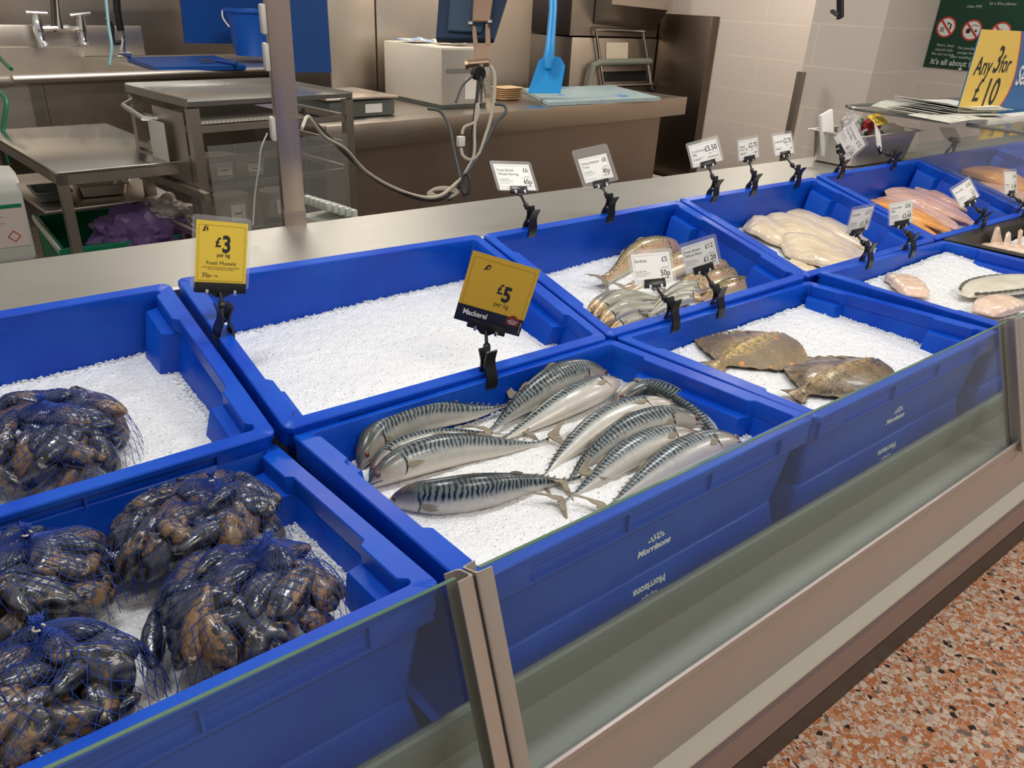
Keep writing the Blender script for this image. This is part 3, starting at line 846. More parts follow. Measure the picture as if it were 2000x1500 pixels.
# wavy bars: phase = U*k + zigzag in V + noise
ph = n.math('ADD', n.math('MULTIPLY', U, 265), n.math('MULTIPLY', n.math('SINE', n.math('MULTIPLY', V_, 17)), 1.0))
ph = n.math('ADD', ph, n.math('MULTIPLY', nzv, 15)); ph = n.math('ADD', ph, n.math('MULTIPLY', nzf, 6.5))
bars = n.ramp(n.math('SINE', ph), [(.46, G(0)), (.62, G(1))])
bars = n.ramp(n.math('ADD', n.math('MULTIPLY', n.math('SINE', ph), .5), .5), [(.50, G(0)), (.66, G(1))])
vj = n.math('ADD', V_, n.math('MULTIPLY', n.math('SUBTRACT', nzf, .5), .10))
edge = n.ramp(vj, [(.43, G(1)), (.50, G(0))])              # bars end at the flank
nohead = n.ramp(n.math('ADD', U, n.math('MULTIPLY', V_, .10)), [(.17, G(0)), (.23, G(1))])
bm_ = n.math('MULTIPLY', n.math('MULTIPLY', bars, edge), nohead)
back = n.mix(n.ramp(V_, [(.05, G(0)), (.34, G(1))]), (.020, .036, .040), (.17, .205, .21))
silver = n.mix(n.noise(oc, 70, 4, .7), (.28, .29, .27), (.62, .60, .54))
c = n.mix(n.ramp(vj, [(.42, G(0)), (.54, G(1))]), back, silver)
c = n.mix(n.ramp(vj, [(.55, G(0)), (.8, G(.8))]), c, (.68, .62, .53))
c = n.mix(bm_, c, (.006, .012, .016))
c = n.mix(n.math('MULTIPLY', n.ramp(V_, [(.0, G(1)), (.10, G(0))]), .8), c, (.015, .03, .035))
hd = n.ramp(n.math('ADD', U, n.math('MULTIPLY', nzf, .02)), [(.15, G(1)), (.19, G(0))])
headc = n.mix(n.ramp(V_, [(.3, G(0)), (.62, G(1))]), (.05, .065, .06), (.50, .46, .40))
headc = n.mix(n.ramp(nzf, [(.5, G(0)), (.75, G(.5))]), headc, (.35, .12, .07))
c = n.mix(hd, c, headc); n.col(c)
n.bump(n.math('ADD', nzf, n.noise(oc, 300, 2)), .16, .001)
m_fin = mat('fish_fin', (.24, .20, .13), .35); n = N(m_fin); u, U, V_ = uvsep(n)
n.col(n.mix(n.ramp(n.math('ADD', n.math('MULTIPLY', n.math('SINE', n.math('MULTIPLY', U, 95)), .5), .5), [(.3, G(0)), (.7, G(1))]), (.12, .10, .07), (.36, .30, .20)))
m_iris = mat('fish_eye_iris', (.13, .035, .025), .12, coat=.6); m_pupil = mat('fish_pupil', (.01, .008, .008), .08, coat=1)
m_goldiris = mat('fish_eye_gold', (.55, .40, .18), .12, coat=.6)
m_fdark = mat('gill_mouth_line', (.03, .022, .02), .3)  # dark colour of the gill edge and mouth lines
MM = dict(body=m_mack, fin=m_fin, iris=m_iris, pupil=m_pupil, dark=m_fdark)
def crp(key, pts):   # pixel list with optional height
    return [CP(key, u_, v_, h_) for (u_, v_, h_) in pts]
nF2 = FM['F2'].col[2].xyz
H0 = -.056
MK = 'whole mackerel on ice'
fish('mackerel', 'mackerel tucked along the back left wall of the crate, head in the corner', 'fish',
     crp('F2', [(700, 918, H0), (748, 872, H0), (830, 838, H0 + .004), (920, 818, H0 + .006), (1000, 790, H0 + .012)]), 72, MM, MK, nrm=nF2, flip=-1, tail=(.13, .15), tailrot=25, size=1.0)
fish('mackerel', 'pale bellied mackerel lying between two darker ones at the left', 'fish',
     crp('F2', [(722, 938, H0), (780, 895, H0), (870, 868, H0), (950, 858, H0), (1020, 850, H0)]), 18, MM, MK, nrm=nF2, flip=-1, size=.8)
fish('mackerel', 'large mackerel at the left centre with red eye facing the camera', 'fish',
     crp('F2', [(718, 953, H0 + .006), (800, 925, H0 + .004), (900, 900, H0), (990, 884, H0), (1072, 862, H0 + .004)]), 58, MM, MK, nrm=nF2, flip=-1, tail=(.14, .15), tailrot=-18, size=.98)
fish('mackerel', 'mackerel lying belly down nearest the front left, dark back uppermost', 'fish',
     crp('F2', [(758, 986, H0), (850, 1000, H0), (945, 988, H0), (1045, 958, H0), (1135, 936, H0 + .006)]), 88, MM, MK, nrm=nF2, flip=-1, tail=(.13, .11), tailrot=10, size=1.05)
fish('mackerel', 'mackerel at the back of the crate, head hidden against the far corner', 'fish',
     crp('F2', [(1190, 742, H0), (1120, 760, H0), (1050, 790, H0 + .004), (990, 822, H0 + .006), (950, 850, H0 + .008)]), 68, MM, MK, nrm=nF2, flip=1, size=1.05)
fish('mackerel', 'open mouthed mackerel near the back, snout beside the far corner post', 'fish',
     crp('F2', [(1209, 752, H0 + .012), (1150, 785, H0 + .008), (1075, 820, H0 + .004), (1010, 850, H0), (965, 868, H0)]), 18, MM, MK, nrm=nF2, flip=1, size=1.02)
fish('mackerel', 'mackerel curving under the others along the right wall of the crate', 'fish',
     crp('F2', [(1200, 795, H0), (1260, 775, H0), (1330, 800, H0), (1385, 840, H0), (1420, 880, H0)]), 12, MM, MK, nrm=nF2, flip=1, size=.95)
fish('mackerel', 'cream bellied mackerel in the middle right group, snout pointing up right', 'fish',
     crp('F2', [(1326, 800, H0 + .022), (1250, 815, H0 + .016), (1170, 850, H0 + .006), (1100, 898, H0), (1055, 940, H0)]), 10, MM, MK, nrm=nF2, flip=1, size=.92)
fish('mackerel', 'dark backed mackerel with red eye, second of the right hand group', 'fish',
     crp('F2', [(1376, 832, H0 + .016), (1300, 840, H0 + .012), (1220, 868, H0 + .005), (1150, 908, H0), (1100, 952, H0)]), 56, MM, MK, nrm=nF2, flip=1, size=.92)
fish('mackerel', 'mackerel third of the right hand group, between two others', 'fish',
     crp('F2', [(1375, 862, H0 + .008), (1310, 872, H0 + .006), (1235, 903, H0 + .002), (1165, 945, H0), (1098, 985, H0)]), 32, MM, MK, nrm=nF2, flip=1, tail=(.13, .15), size=.92)
fish('mackerel', 'mackerel nearest the front right rim of the crate', 'fish',
     crp('F2', [(1450, 868, H0 + .008), (1375, 888, H0 + .004), (1300, 925, H0), (1230, 965, H0), (1180, 998, H0)]), 34, MM, MK, nrm=nF2, flip=1, tail=(.14, .15), tailrot=-15, size=.92)

# trout and sardines
m_trout = mat('trout_skin', (.3, .3, .3), .25, metal=.1, spec=.8, coat=.4); n = N(m_trout); u, U, V_ = uvsep(n); oc = n.coord('Object')
nz = n.noise(oc, 30, 3, .6); vo = n.new('ShaderNodeTexVoronoi'); vo.inputs['Scale'].default_value = 190; n.l(oc, vo.inputs['Vector'])
c = n.mix(n.ramp(V_, [(.05, G(0)), (.42, G(1))]), (.13, .095, .028), (.42, .31, .14))
c = n.mix(n.ramp(V_, [(.38, G(0)), (.50, G(.6)), (.62, G(0))]), c, (.55, .28, .21))
c = n.mix(n.ramp(V_, [(.55, G(0)), (.8, G(1))]), c, (.66, .58, .45))
c = n.mix(n.math('MULTIPLY', n.ramp(vo.outputs['Distance'], [(.28, G(1)), (.42, G(0))]), n.ramp(V_, [(.42, G(.9)), (.60, G(0))])), c, (.03, .025, .015))
hd = n.ramp(U, [(.15, G(1)), (.19, G(0))]); c = n.mix(hd, c, n.mix(nz, (.34, .22, .12), (.52, .30, .24))); n.col(c); n.bump(nz, .12, .001)
m_sard = mat('sardine_skin', (.3, .3, .3), .22, metal=.35, spec=.8, coat=.4); n = N(m_sard); u, U, V_ = uvsep(n); oc = n.coord('Object')
vo = n.new('ShaderNodeTexVoronoi'); vo.inputs['Scale'].default_value = 60; mp = n.new('ShaderNodeMapping'); mp.inputs['Scale'].default_value = (9, 2.2, 1); n.l(u.outputs[0], mp.inputs[0]); n.l(mp.outputs[0], vo.inputs['Vector'])
nz = n.noise(oc, 40, 3, .6)
c = n.mix(n.ramp(V_, [(.03, G(0)), (.30, G(1))]), (.055, .06, .045), (.36, .35, .27)); c = n.mix(n.ramp(V_, [(.45, G(0)), (.75, G(1))]), c, (.62, .58, .48))
c = n.mix(n.ramp(vo.outputs['Distance'], [(.2, G(0)), (.75, G(.35))]), c, (.12, .12, .10))
c = n.mix(n.ramp(U, [(.14, G(1)), (.18, G(0))]), c, (.50, .34, .17)); n.col(c); n.bump(vo.outputs['Distance'], .15, .0008)
TT = dict(body=m_trout, fin=m_fin, iris=m_goldiris, pupil=m_pupil, dark=m_fdark); SS = dict(body=m_sard, fin=m_fin, iris=m_goldiris, pupil=m_pupil, dark=m_fdark)
nB3 = FM['B3'].col[2].xyz; h3 = -.096; TG, SG = 'whole trout on ice', 'sardines at the front of the trout crate'
fish('trout', 'trout lying rearmost, its golden back against the far wall', 'fish', crp('B3', [(1338, 492, h3), (1290, 496, h3), (1240, 512, h3), (1200, 540, h3), (1175, 556, h3)]), 38, TT, TG, nrm=nB3, thick=.8, size=.82, flip=1, tail=(.1, .11))
fish('trout', 'trout in front of the rearmost one, tail spread over the ice', 'fish', crp('B3', [(1385, 505, h3 + .015), (1340, 520, h3 + .012), (1290, 540, h3 + .006), (1245, 560, h3), (1218, 572, h3)]), 28, TT, TG, nrm=nB3, thick=.8, size=.82, flip=1, tail=(.12, .13))
fish('trout', 'pinkish trout with its head near the right wall, topmost of the right pair', 'fish', crp('B3', [(1440, 522, h3 + .016), (1405, 532, h3 + .014), (1365, 548, h3 + .010), (1325, 566, h3 + .004), (1300, 578, h3)]), 26, TT, TG, nrm=nB3, thick=.8, size=.82, flip=1)
fish('trout', 'speckled trout with a pink stripe beside the right wall', 'fish', crp('B3', [(1468, 545, h3 + .012), (1425, 545, h3 + .01), (1380, 558, h3 + .006), (1340, 575, h3), (1315, 588, h3)]), 22, TT, TG, nrm=nB3, thick=.8, size=.82, flip=1)
fish('trout', 'olive green trout nearest the front rim at the right', 'fish', crp('B3', [(1494, 566, h3 + .01), (1450, 568, h3 + .008), (1405, 580, h3 + .004), (1368, 592, h3), (1340, 604, h3)]), 42, TT, TG, nrm=nB3, thick=.8, size=.82, flip=1)
for k, (pts, lab) in enumerate([
    ([(1145, 616), (1190, 598), (1245, 585), (1290, 583)], 'sardine rearmost at the left, mostly behind the next one'),
    ([(1158, 625), (1200, 600), (1255, 585), (1300, 590)], 'sardine second from the back at the left'),
    ([(1170, 638), (1215, 614), (1265, 605), (1308, 608)], 'sardine third from the back at the left, whole silver flank showing'),
    ([(1190, 652), (1225, 632), (1270, 622), (1310, 624)], 'sardine nearest the front rim at the left'),
    ([(1382, 568), (1345, 572), (1305, 586), (1270, 606)], 'sardine with orange gill, head pointing right beneath the far label'),
    ([(1376, 592), (1340, 588), (1300, 600), (1265, 618)], 'sardine lowest of the right facing pair')]):
    hh = -.082 + .006 * (k % 3)
    fish('sardine', lab, 'fish', crp('B3', [(a, b, hh) for a, b in pts]), 30, SS, SG, nrm=nB3, flip=-1 if k < 4 else 1, extra=False, size=.88, tail=(.12, .13))
# ------------------------------------------------------------------ plaice
m_plaice = mat('plaice_skin', (.2, .13, .05), .26, spec=.7, coat=.15); n = N(m_plaice); u, U, V_ = uvsep(n); oc = n.coord('Object')
nz = n.noise(oc, 45, 5, .65); nz2 = n.noise(oc, 16, 3)
c = n.mix(nz, (.085, .052, .016), (.34, .23, .09)); c = n.mix(n.ramp(nz2, [(.4, G(0)), (.7, G(.6))]), c, (.20, .15, .10))
cen = n.ramp(n.math('ABSOLUTE', n.math('SUBTRACT', V_, .5)), [(.03, G(1)), (.16, G(0))])
c = n.mix(n.math('MULTIPLY', cen, n.ramp(n.noise(oc, 120, 3, .7), [(.46, G(0)), (.54, G(.9))])), c, (.60, .42, .12))
vo = n.new('ShaderNodeTexVoronoi'); vo.inputs['Scale'].default_value = 34; n.l(oc, vo.inputs['Vector'])
m_plaice2 = m_plaice.copy(); m_plaice2.name = 'plaice_skin_dark'
c = n.mix(n.ramp(vo.outputs['Distance'], [(.15, G(1)), (.19, G(0))]), c, (.66, .24, .02)); n.col(c); n.bump(n.math('ADD', nz, n.noise(oc, 180, 3)), .7, .0025)
n = N(m_plaice2); oc = n.coord('Object'); u, U, V_ = uvsep(n); nzd = n.noise(oc, 40, 5, .65); c = n.mix(n.ramp(nzd, [(.35, G(0)), (.65, G(1))]), (.035, .022, .012), (.24, .16, .075))
cen = n.ramp(n.math('ABSOLUTE', n.math('SUBTRACT', V_, .5)), [(.02, G(1)), (.14, G(0))]); n.col(n.mix(n.math('MULTIPLY', cen, n.ramp(n.noise(oc, 120, 3, .7), [(.46, G(0)), (.54, G(.8))])), c, (.50, .34, .12))); n.bump(nzd, .8, .003)
def plaice(key, head, tail, hh, lab, mt, ws=1.0):
    nrm = FM[key].col[2].xyz; a = CP(key, *head, hh); b = CP(key, *tail, hh); d = b - a; L = d.length; t = d.normalized(); sd = nrm.cross(t)
    W = [(0, .05), (.04, .15), (.12, .25), (.28, .37), (.45, .43), (.60, .385), (.74, .22), (.82, .085), (.86, .05), (.90, .06), (.95, .085), (1, .12)]
    W = smooth_prof(W)
    o = empty('plaice', lab, 'fish', Matrix.Translation(a + d * .5), 'plaice on ice'); off = -(a + d * .5)
    bm = bmesh.new(); uvl = bm.loops.layers.uv.new('UVMap'); NS, NT = 70, 36
    for sg in (1, -1):
        g = []
        for i in range(NS + 1):
            s = i / NS; row = []
            for j in range(NT + 1):
                q = j / NT * 2 - 1; hw = ip(W, s) * L * ws
                fr_ = max(0, (abs(q) - .78) / .22)
                wav = .0014 * fr_ * math.sin(s * 90 + (2 if q > 0 else 0)) * (1 if .1 < s < .8 else .2)
                th = .010 * math.sin(min(1, s / .86) * math.pi) ** .6 * max(0, 1 - (abs(q) / .8) ** 2.2) if s < .86 else 0
                th += .003 * math.exp(-(q / .08) ** 2) * (1 if s < .85 else 0) + .0012
                z = (th if sg > 0 else 0) + wav + .004 * math.sin(q * 2.5 + s * 3) + .003
                hw *= 1 + .006 * fr_ * math.sin(s * 260)
                row.append(bm.verts.new(a + t * s * L + sd * q * hw + nrm * z))
            g.append(row)
        for i in range(NS):
            for j in range(NT):
                f = bm.faces.new((g[i][j], g[i + 1][j], g[i + 1][j + 1], g[i][j + 1]))
                for lp, (x, y) in zip(f.loops, ((i, j), (i + 1, j), (i + 1, j + 1), (i, j + 1))): lp[uvl].uv = (x / NS, y / NT)
    bmesh.ops.remove_doubles(bm, verts=bm.verts, dist=.0002); bmesh.ops.translate(bm, vec=off, verts=bm.verts)
    obj('body', bm, mt, o, 60)
    for k, (s, q) in enumerate(((.085, -.004), (.12, .020))):
        bm = bmesh.new(); p = a + t * s * L + sd * q + nrm * .0095 + off
        bmesh.ops.create_uvsphere(bm, u_segments=14, v_segments=8, radius=.0038, matrix=Matrix.Translation(p)); obj('eye', bm, m_goldiris, o, 60)
    bm = bmesh.new(); pts = [a + t * (.17 * L + .012 * math.cos(x)) + sd * (.05 * math.sin(x)) * 1.0 + nrm * (.0125 - .006 * abs(math.sin(x))) + off for x in [(-1.1 + .2 * k) for k in range(12)]]
    tube(bm, pts, .0008, 5); obj('gill_edge', bm, m_fdark, o, 60)
plaice('F3', (1520, 655), (1388, 722), -.046, 'olive brown plaice with orange spots, at the back of its crate', m_plaice)
plaice('F3', (1706, 706), (1545, 778), -.046, 'darker brown plaice lying nearest the glass', m_plaice2, .84)

# ------------------------------------------------------------------ fillets
def fillet_mat(name, c0, c1, line=.25, shine=.22):
    m = mat(name, c0, shine, spec=.6, sss=0, coat=.2); n = N(m); u, U, V_ = uvsep(n); oc = n.coord('Object')
    wv = n.new('ShaderNodeTexWave'); wv.bands_direction = 'Y'; wv.inputs['Scale'].default_value = 1.6; wv.inputs['Distortion'].default_value = 7; wv.inputs['Detail'].default_value = 3; wv.inputs['Detail Scale'].default_value = 2
    mp = n.new('ShaderNodeMapping'); mp.inputs['Scale'].default_value = (1.2, 3.0, 1); n.l(u.outputs[0], mp.inputs[0]); n.l(mp.outputs[0], wv.inputs['Vector'])
    nz = n.noise(oc, 18, 4, .6)
    c = n.mix(nz, c0, c1); c = n.mix(n.math('MULTIPLY', n.ramp(wv.outputs['Fac'], [(.75, G(0)), (.95, G(1))]), line), c, tuple(min(1, x * 1.35) for x in c1))
    n.col(c); n.bump(n.math('ADD', n.math('MULTIPLY', wv.outputs['Fac'], .25), nz), .22, .003); return m
m_cod = fillet_mat('pale_cod_flesh', (.70, .53, .34), (.80, .67, .48), .3)
m_orange = fillet_mat('smoked_orange_flesh', (.78, .26, .035), (.85, .42, .12), .5)
m_pink = fillet_mat('pink_trout_flesh', (.62, .33, .24), (.72, .48, .38), .4)
m_pale = fillet_mat('pale_pink_flesh', (.74, .50, .36), (.80, .62, .48), .2)
m_grey = fillet_mat('grey_white_flesh', (.60, .55, .42), (.72, .68, .56), .15)
def fillet(key, pts, w, th, m, lab, cat='fillet', group=None, prof=None, skin=None, seed=0, parts=True):
    nrm = FM[key].col[2].xyz if key in FM else Vector((0, 0, 1)); P = spline(crp(key, pts), 50)
    prof = prof or [(0, .35), (.08, .7), (.25, 1), (.6, .95), (.85, .6), (1, .18)]
    Pf = smooth_prof(prof); ctr = P[25]; bm = bmesh.new(); uvl = bm.loops.layers.uv.new('UVMap'); rings = []; NA = 24
    for i, p in enumerate(P):
        s = i / 49; t = (P[min(i + 1, 49)] - P[max(i - 1, 0)]).normalized(); sd = nrm.cross(t).normalized()
        hw = ip(Pf, s) * w / 2 * (1 + .07 * noise.noise(Vector((s * 6, seed, 0)))); tt = th * (ip(Pf, s) ** .7) * min(1, (1 - s) * 6 + .25, s * 8 + .3); ring = []
        for k in range(NA):
            a = 2 * math.pi * k / NA; cx, sz = math.cos(a), math.sin(a)
            x = hw * (1 + .10 * noise.noise(Vector((s * 5 + seed, (1 if cx > 0 else -1) * 3.0, seed)))) * (abs(cx) ** .6) * (1 if cx > 0 else -1); z = tt * (abs(sz) ** .6) * .85 * (1 if sz > 0 else -.25)
            if sz > 0: z += .0012 * noise.noise(Vector((s * 9, x * 60, seed * 2.3))) * 2 - tt * .05 * math.exp(-(x / (hw * .25 + 1e-5)) ** 2)
            ring.append(bm.verts.new(p + sd * x + nrm * (z + th * .25) - ctr))
        rings.append(ring)
    for i, (x, y) in enumerate(zip(rings, rings[1:])):
        for k in range(NA):
            f = bm.faces.new((x[k], x[(k + 1) % NA], y[(k + 1) % NA], y[k]))
            for lp, (ii, kk) in zip(f.loops, ((i, k), (i, k + 1), (i + 1, k + 1), (i + 1, k))): lp[uvl].uv = (ii / 49, kk / NA)
    bm.faces.new(rings[0][::-1]); bm.faces.new(rings[-1])
    o = obj('fillet', bm, m, None, 70); o.location = ctr; tag(o, lab, cat, group)
    if skin:
        for sg in (0, NA // 2):
            bm = bmesh.new(); q = [Vector(r_[sg].co) if False else None for r_ in []]
            pts2 = []
            for i, p in enumerate(P[2:-2]):
                s = (i + 2) / 49; t = (P[i + 3] - P[i + 1]).normalized(); sd = nrm.cross(t).normalized(); hw = ip(Pf, s) * w / 2
                pts2.append(p + sd * hw * (1 if sg == 0 else -1) * .96 + nrm * th * .75 - ctr)
            tube(bm, pts2, [.0030 + .0010 * math.sin(k * 2.1) for k in range(len(pts2))], 5)
            e = obj('skin_edge', bm, skin, o, 60); e['label'] = 'dark speckled skin edge'
    return o
gB4, gB5 = 'pale fillets in the rear crate', 'pink and orange fillets in the rear crate'
hh = -.094
fillet('B4', [(1560, 408, hh - .01), (1620, 425, hh + .002), (1690, 455, hh + .004), (1745, 480, hh)], 0.111, 0.0140, m_cod, 'long pale fillet furthest back right, its pointed end raised against the wall', group=gB4, prof=[(0, .3), (.15, .7), (.5, 1), (1, .6)], seed=1)
fillet('B4', [(1522, 412, hh - .006), (1580, 428, hh + .006), (1650, 460, hh + .008), (1712, 492, hh + .002)], 0.124, 0.0156, m_cod, 'long pale fillet second from the back, with a raised tail tip', group=gB4, prof=[(0, .25), (.15, .6), (.5, 1), (1, .7)], seed=2)
fillet('B4', [(1490, 436, hh), (1550, 445, hh + .012), (1620, 476, hh + .012), (1680, 505, hh + .004)], 0.143, 0.0172, m_cod, 'pale fillet in the middle of the stack', group=gB4, prof=[(0, .6), (.2, 1), (.6, .9), (1, .6)], seed=3)
fillet('B4', [(1455, 440, hh), (1482, 446, hh + .006), (1520, 466, hh + .006), (1545, 482, hh)], 0.130, 0.0203, m_cod, 'thick rounded pale fillet at the left end of the stack', group=gB4, prof=[(0, .55), (.25, 1), (.7, .95), (1, .6)], seed=4)
fillet('B4', [(1525, 488, hh + .01), (1570, 490, hh + .02), (1625, 505, hh + .018), (1690, 520, hh + .008)], 0.169, 0.0203, m_cod, 'broad thick pale fillet on top at the front of the stack', group=gB4, prof=[(0, .5), (.25, 1), (.7, .95), (1, .5)], seed=5)
fillet('B4', [(1540, 522, hh + .01), (1570, 524, hh + .012), (1600, 530, hh + .012)], 0.065, 0.0094, m_cod, 'small thin pale fillet lying alone on the ice at the front corner', group=gB4, seed=6)
hh = -.095
fillet('B5', [(1790, 378, hh + .016), (1840, 385, hh + .02), (1890, 405, hh + .016), (1925, 425, hh + .01)], 0.143, 0.0156, m_pink, 'pink fillet at the right, nearest the far wall', group=gB5, seed=7)
fillet('B5', [(1728, 380, hh + .008), (1790, 390, hh + .018), (1850, 415, hh + .018), (1905, 440, hh + .012)], 0.130, 0.0156, m_pink, 'long pink fillet curving through the middle of the pile', group=gB5, seed=8)
fillet('B5', [(1712, 392, hh), (1770, 404, hh + .012), (1830, 430, hh + .014), (1880, 452, hh + .008)], 0.111, 0.0140, m_pink, 'pink fillet lying over the orange ones', group=gB5, seed=9)
fillet('B5', [(1700, 392, hh), (1750, 408, hh + .016), (1805, 432, hh + .020), (1860, 456, hh + .014)], 0.104, 0.0140, m_orange, 'orange smoked fillet between the pink ones and the front', group=gB5, seed=10)
fillet('B5', [(1700, 408, hh), (1745, 426, hh + .014), (1790, 448, hh + .018), (1838, 470, hh + .012)], 0.098, 0.0125, m_orange, 'orange smoked fillet nearest the front left corner', group=gB5, seed=11)
hh = -.085; gB6 = 'orange fillets behind the glass end panel'
fillet('B6', [(1880, 335, hh), (1930, 345, hh + .02), (1985, 365, hh + .02), (2040, 390, hh + .01)], 0.208, 0.0273, m_orange, 'large orange fillet behind glass, nearest the rear', group=gB6, seed=12)
fillet('B6', [(1900, 358, hh), (1950, 372, hh + .01), (2000, 392, hh + .01), (2040, 408, hh)], 0.156, 0.0195, m_pink, 'pinkish fillet behind glass, in front of the large orange one', group=gB6, seed=13)
m_skin = mat('grey_fish_skin', (.10, .095, .08), .3)
hh = -.040
fillet('F4', [(1748, 548, hh - .006), (1768, 560, hh), (1790, 584, hh)], .075, .020, m_pale, 'small pale pink fish piece at the left of the high ice mound', cat='fish piece', prof=[(0, .7), (.3, 1), (.8, .9), (1, .6)], seed=14)
fillet('F4', [(1880, 582, hh + .004), (1930, 568, hh + .008), (1990, 560, hh + .010), (2060, 560, hh + .010)], .10, .018, m_grey, 'long grey white fish side edged with dark skin, cut by the picture edge', cat='fish piece', prof=[(0, .25), (.2, .75), (.5, 1), (1, .9)], skin=m_skin, seed=15)
fillet('F4', [(1918, 618, hh + .004), (1950, 602, hh + .006), (1990, 598, hh + .006)], .075, .020, m_pale, 'pinkish fish piece at the front beside the glass post', cat='fish piece', prof=[(0, .5), (.3, 1), (.8, .9), (1, .5)], seed=16)
# ------------------------------------------------------------------ black tray
def tray_mesh(w_, d_, h_, rim, t=.002, r0=.03, slope=.012):
    """open tray, top rim outer size w_ x d_, origin at back-left top, y towards front negative"""
    bm = bmesh.new(); loops = []
    def rr(ins, z, rad):
        vs = []
        for cx, cy, a0 in ((w_ - ins - rad, -d_ + ins + rad, -90), (w_ - ins - rad, -ins - rad, 0), (ins + rad, -ins - rad, 90), (ins + rad, -d_ + ins + rad, 180)):
            for k in range(6):
                a = R(a0 + k * 18); vs.append(bm.verts.new((cx + rad * math.cos(a), cy + rad * math.sin(a), z)))
        loops.append(vs)
    rr(rim + slope + .012, -h_ + t, r0); rr(rim + slope + .004, -h_ + t + .006, r0); rr(rim + .002, -.004, r0); rr(rim, 0, r0); rr(.001, 0, .012); rr(0, -.002, .012); rr(.002, -.004, .012)
    rr(rim - t, -.005, r0); rr(rim + slope + .002, -h_ + .006, r0); rr(rim + slope + .010, -h_, r0)
    for a, b in zip(loops, loops[1:]):
        for k in range(len(a)): bm.faces.new((a[k], a[(k + 1) % len(a)], b[(k + 1) % len(a)], b[k]))
    bm.faces.new(loops[0]); bm.faces.new(loops[-1][::-1]); return bm
o = obj('black_tray', tray_mesh(.53, .40, .075, .028), mat('black_tray_plastic', (.022, .019, .016), .32), None, 40)
o.matrix_world = FM['F5']; tag(o, 'shallow black plastic tray of pale fish pieces and ice, right of the ice mound crate', 'tray')
bm = bmesh.new(); box(bm, .05, .48, -.35, -.05, -.30, -.0755); o = obj('tray_riser', bm, m_blue); o.matrix_world = FM['F5']; tag(o, 'blue block holding up the black tray', 'riser')
bm = bmesh.new(); g = [[bm.verts.new((.046 + .438 * i / 60, -.352 + .30 * j / 40, -.055 + .02 * (i / 60) + .003 * noise.noise(Vector((i * .4, j * .4, 2))))) for j in range(41)] for i in range(61)]
for i in range(60):
    for j in range(40): bm.faces.new((g[i][j], g[i + 1][j], g[i + 1][j + 1], g[i][j + 1]))
o = obj('ice_bed', bm, m_ice, None, 60); o.matrix_world = FM['F5']; tag(o, 'crushed ice in the black tray', 'ice', kind='stuff')
def wing(u_, v_, hgt, w_, lab, seed):
    """upright pointed piece of pale fish"""
    p = CP('F5', u_, v_, -.045); bm = bmesh.new(); prof = [(-1, 0), (-.9, .25), (-.55, .42), (-.2, .8), (0, 1), (.22, .86), (.5, .45), (.85, .30), (1.25, .12), (1.4, 0)]
    pts = [(x * w_ * .5, y * hgt) for x, y in prof]
    extrude_outline(bm, pts, .011, Matrix.Rotation(R(8 * seed - 12), 4, 'Z') @ Matrix.Rotation(R(78), 4, 'X'))
    bmesh.ops.bevel(bm, geom=list(bm.edges), offset=.003, segments=2, affect='EDGES')
    o = obj('fish_piece', bm, m_pale, None, 60); o.location = p; tag(o, lab, 'fish piece', 'pointed pale fish pieces in the black tray')
wing(1905, 478, .026, .05, 'small pointed pale fish piece at the left end of the black tray', 1)
wing(1940, 484, .062, .07, 'tallest pointed pale fish piece in the black tray', 2)
wing(1962, 486, .050, .055, 'pointed pale fish piece right of the tallest one in the black tray', 3)
wing(1985, 488, .060, .055, 'notched pale fish piece near the right picture edge in the black tray', 4)
fillet('F5', [(1920, 486, -.05), (1965, 494, -.044), (2030, 504, -.04)], .09, .022, m_pale, 'flat pale pink fish piece along the front of the black tray', cat='fish piece', seed=19)
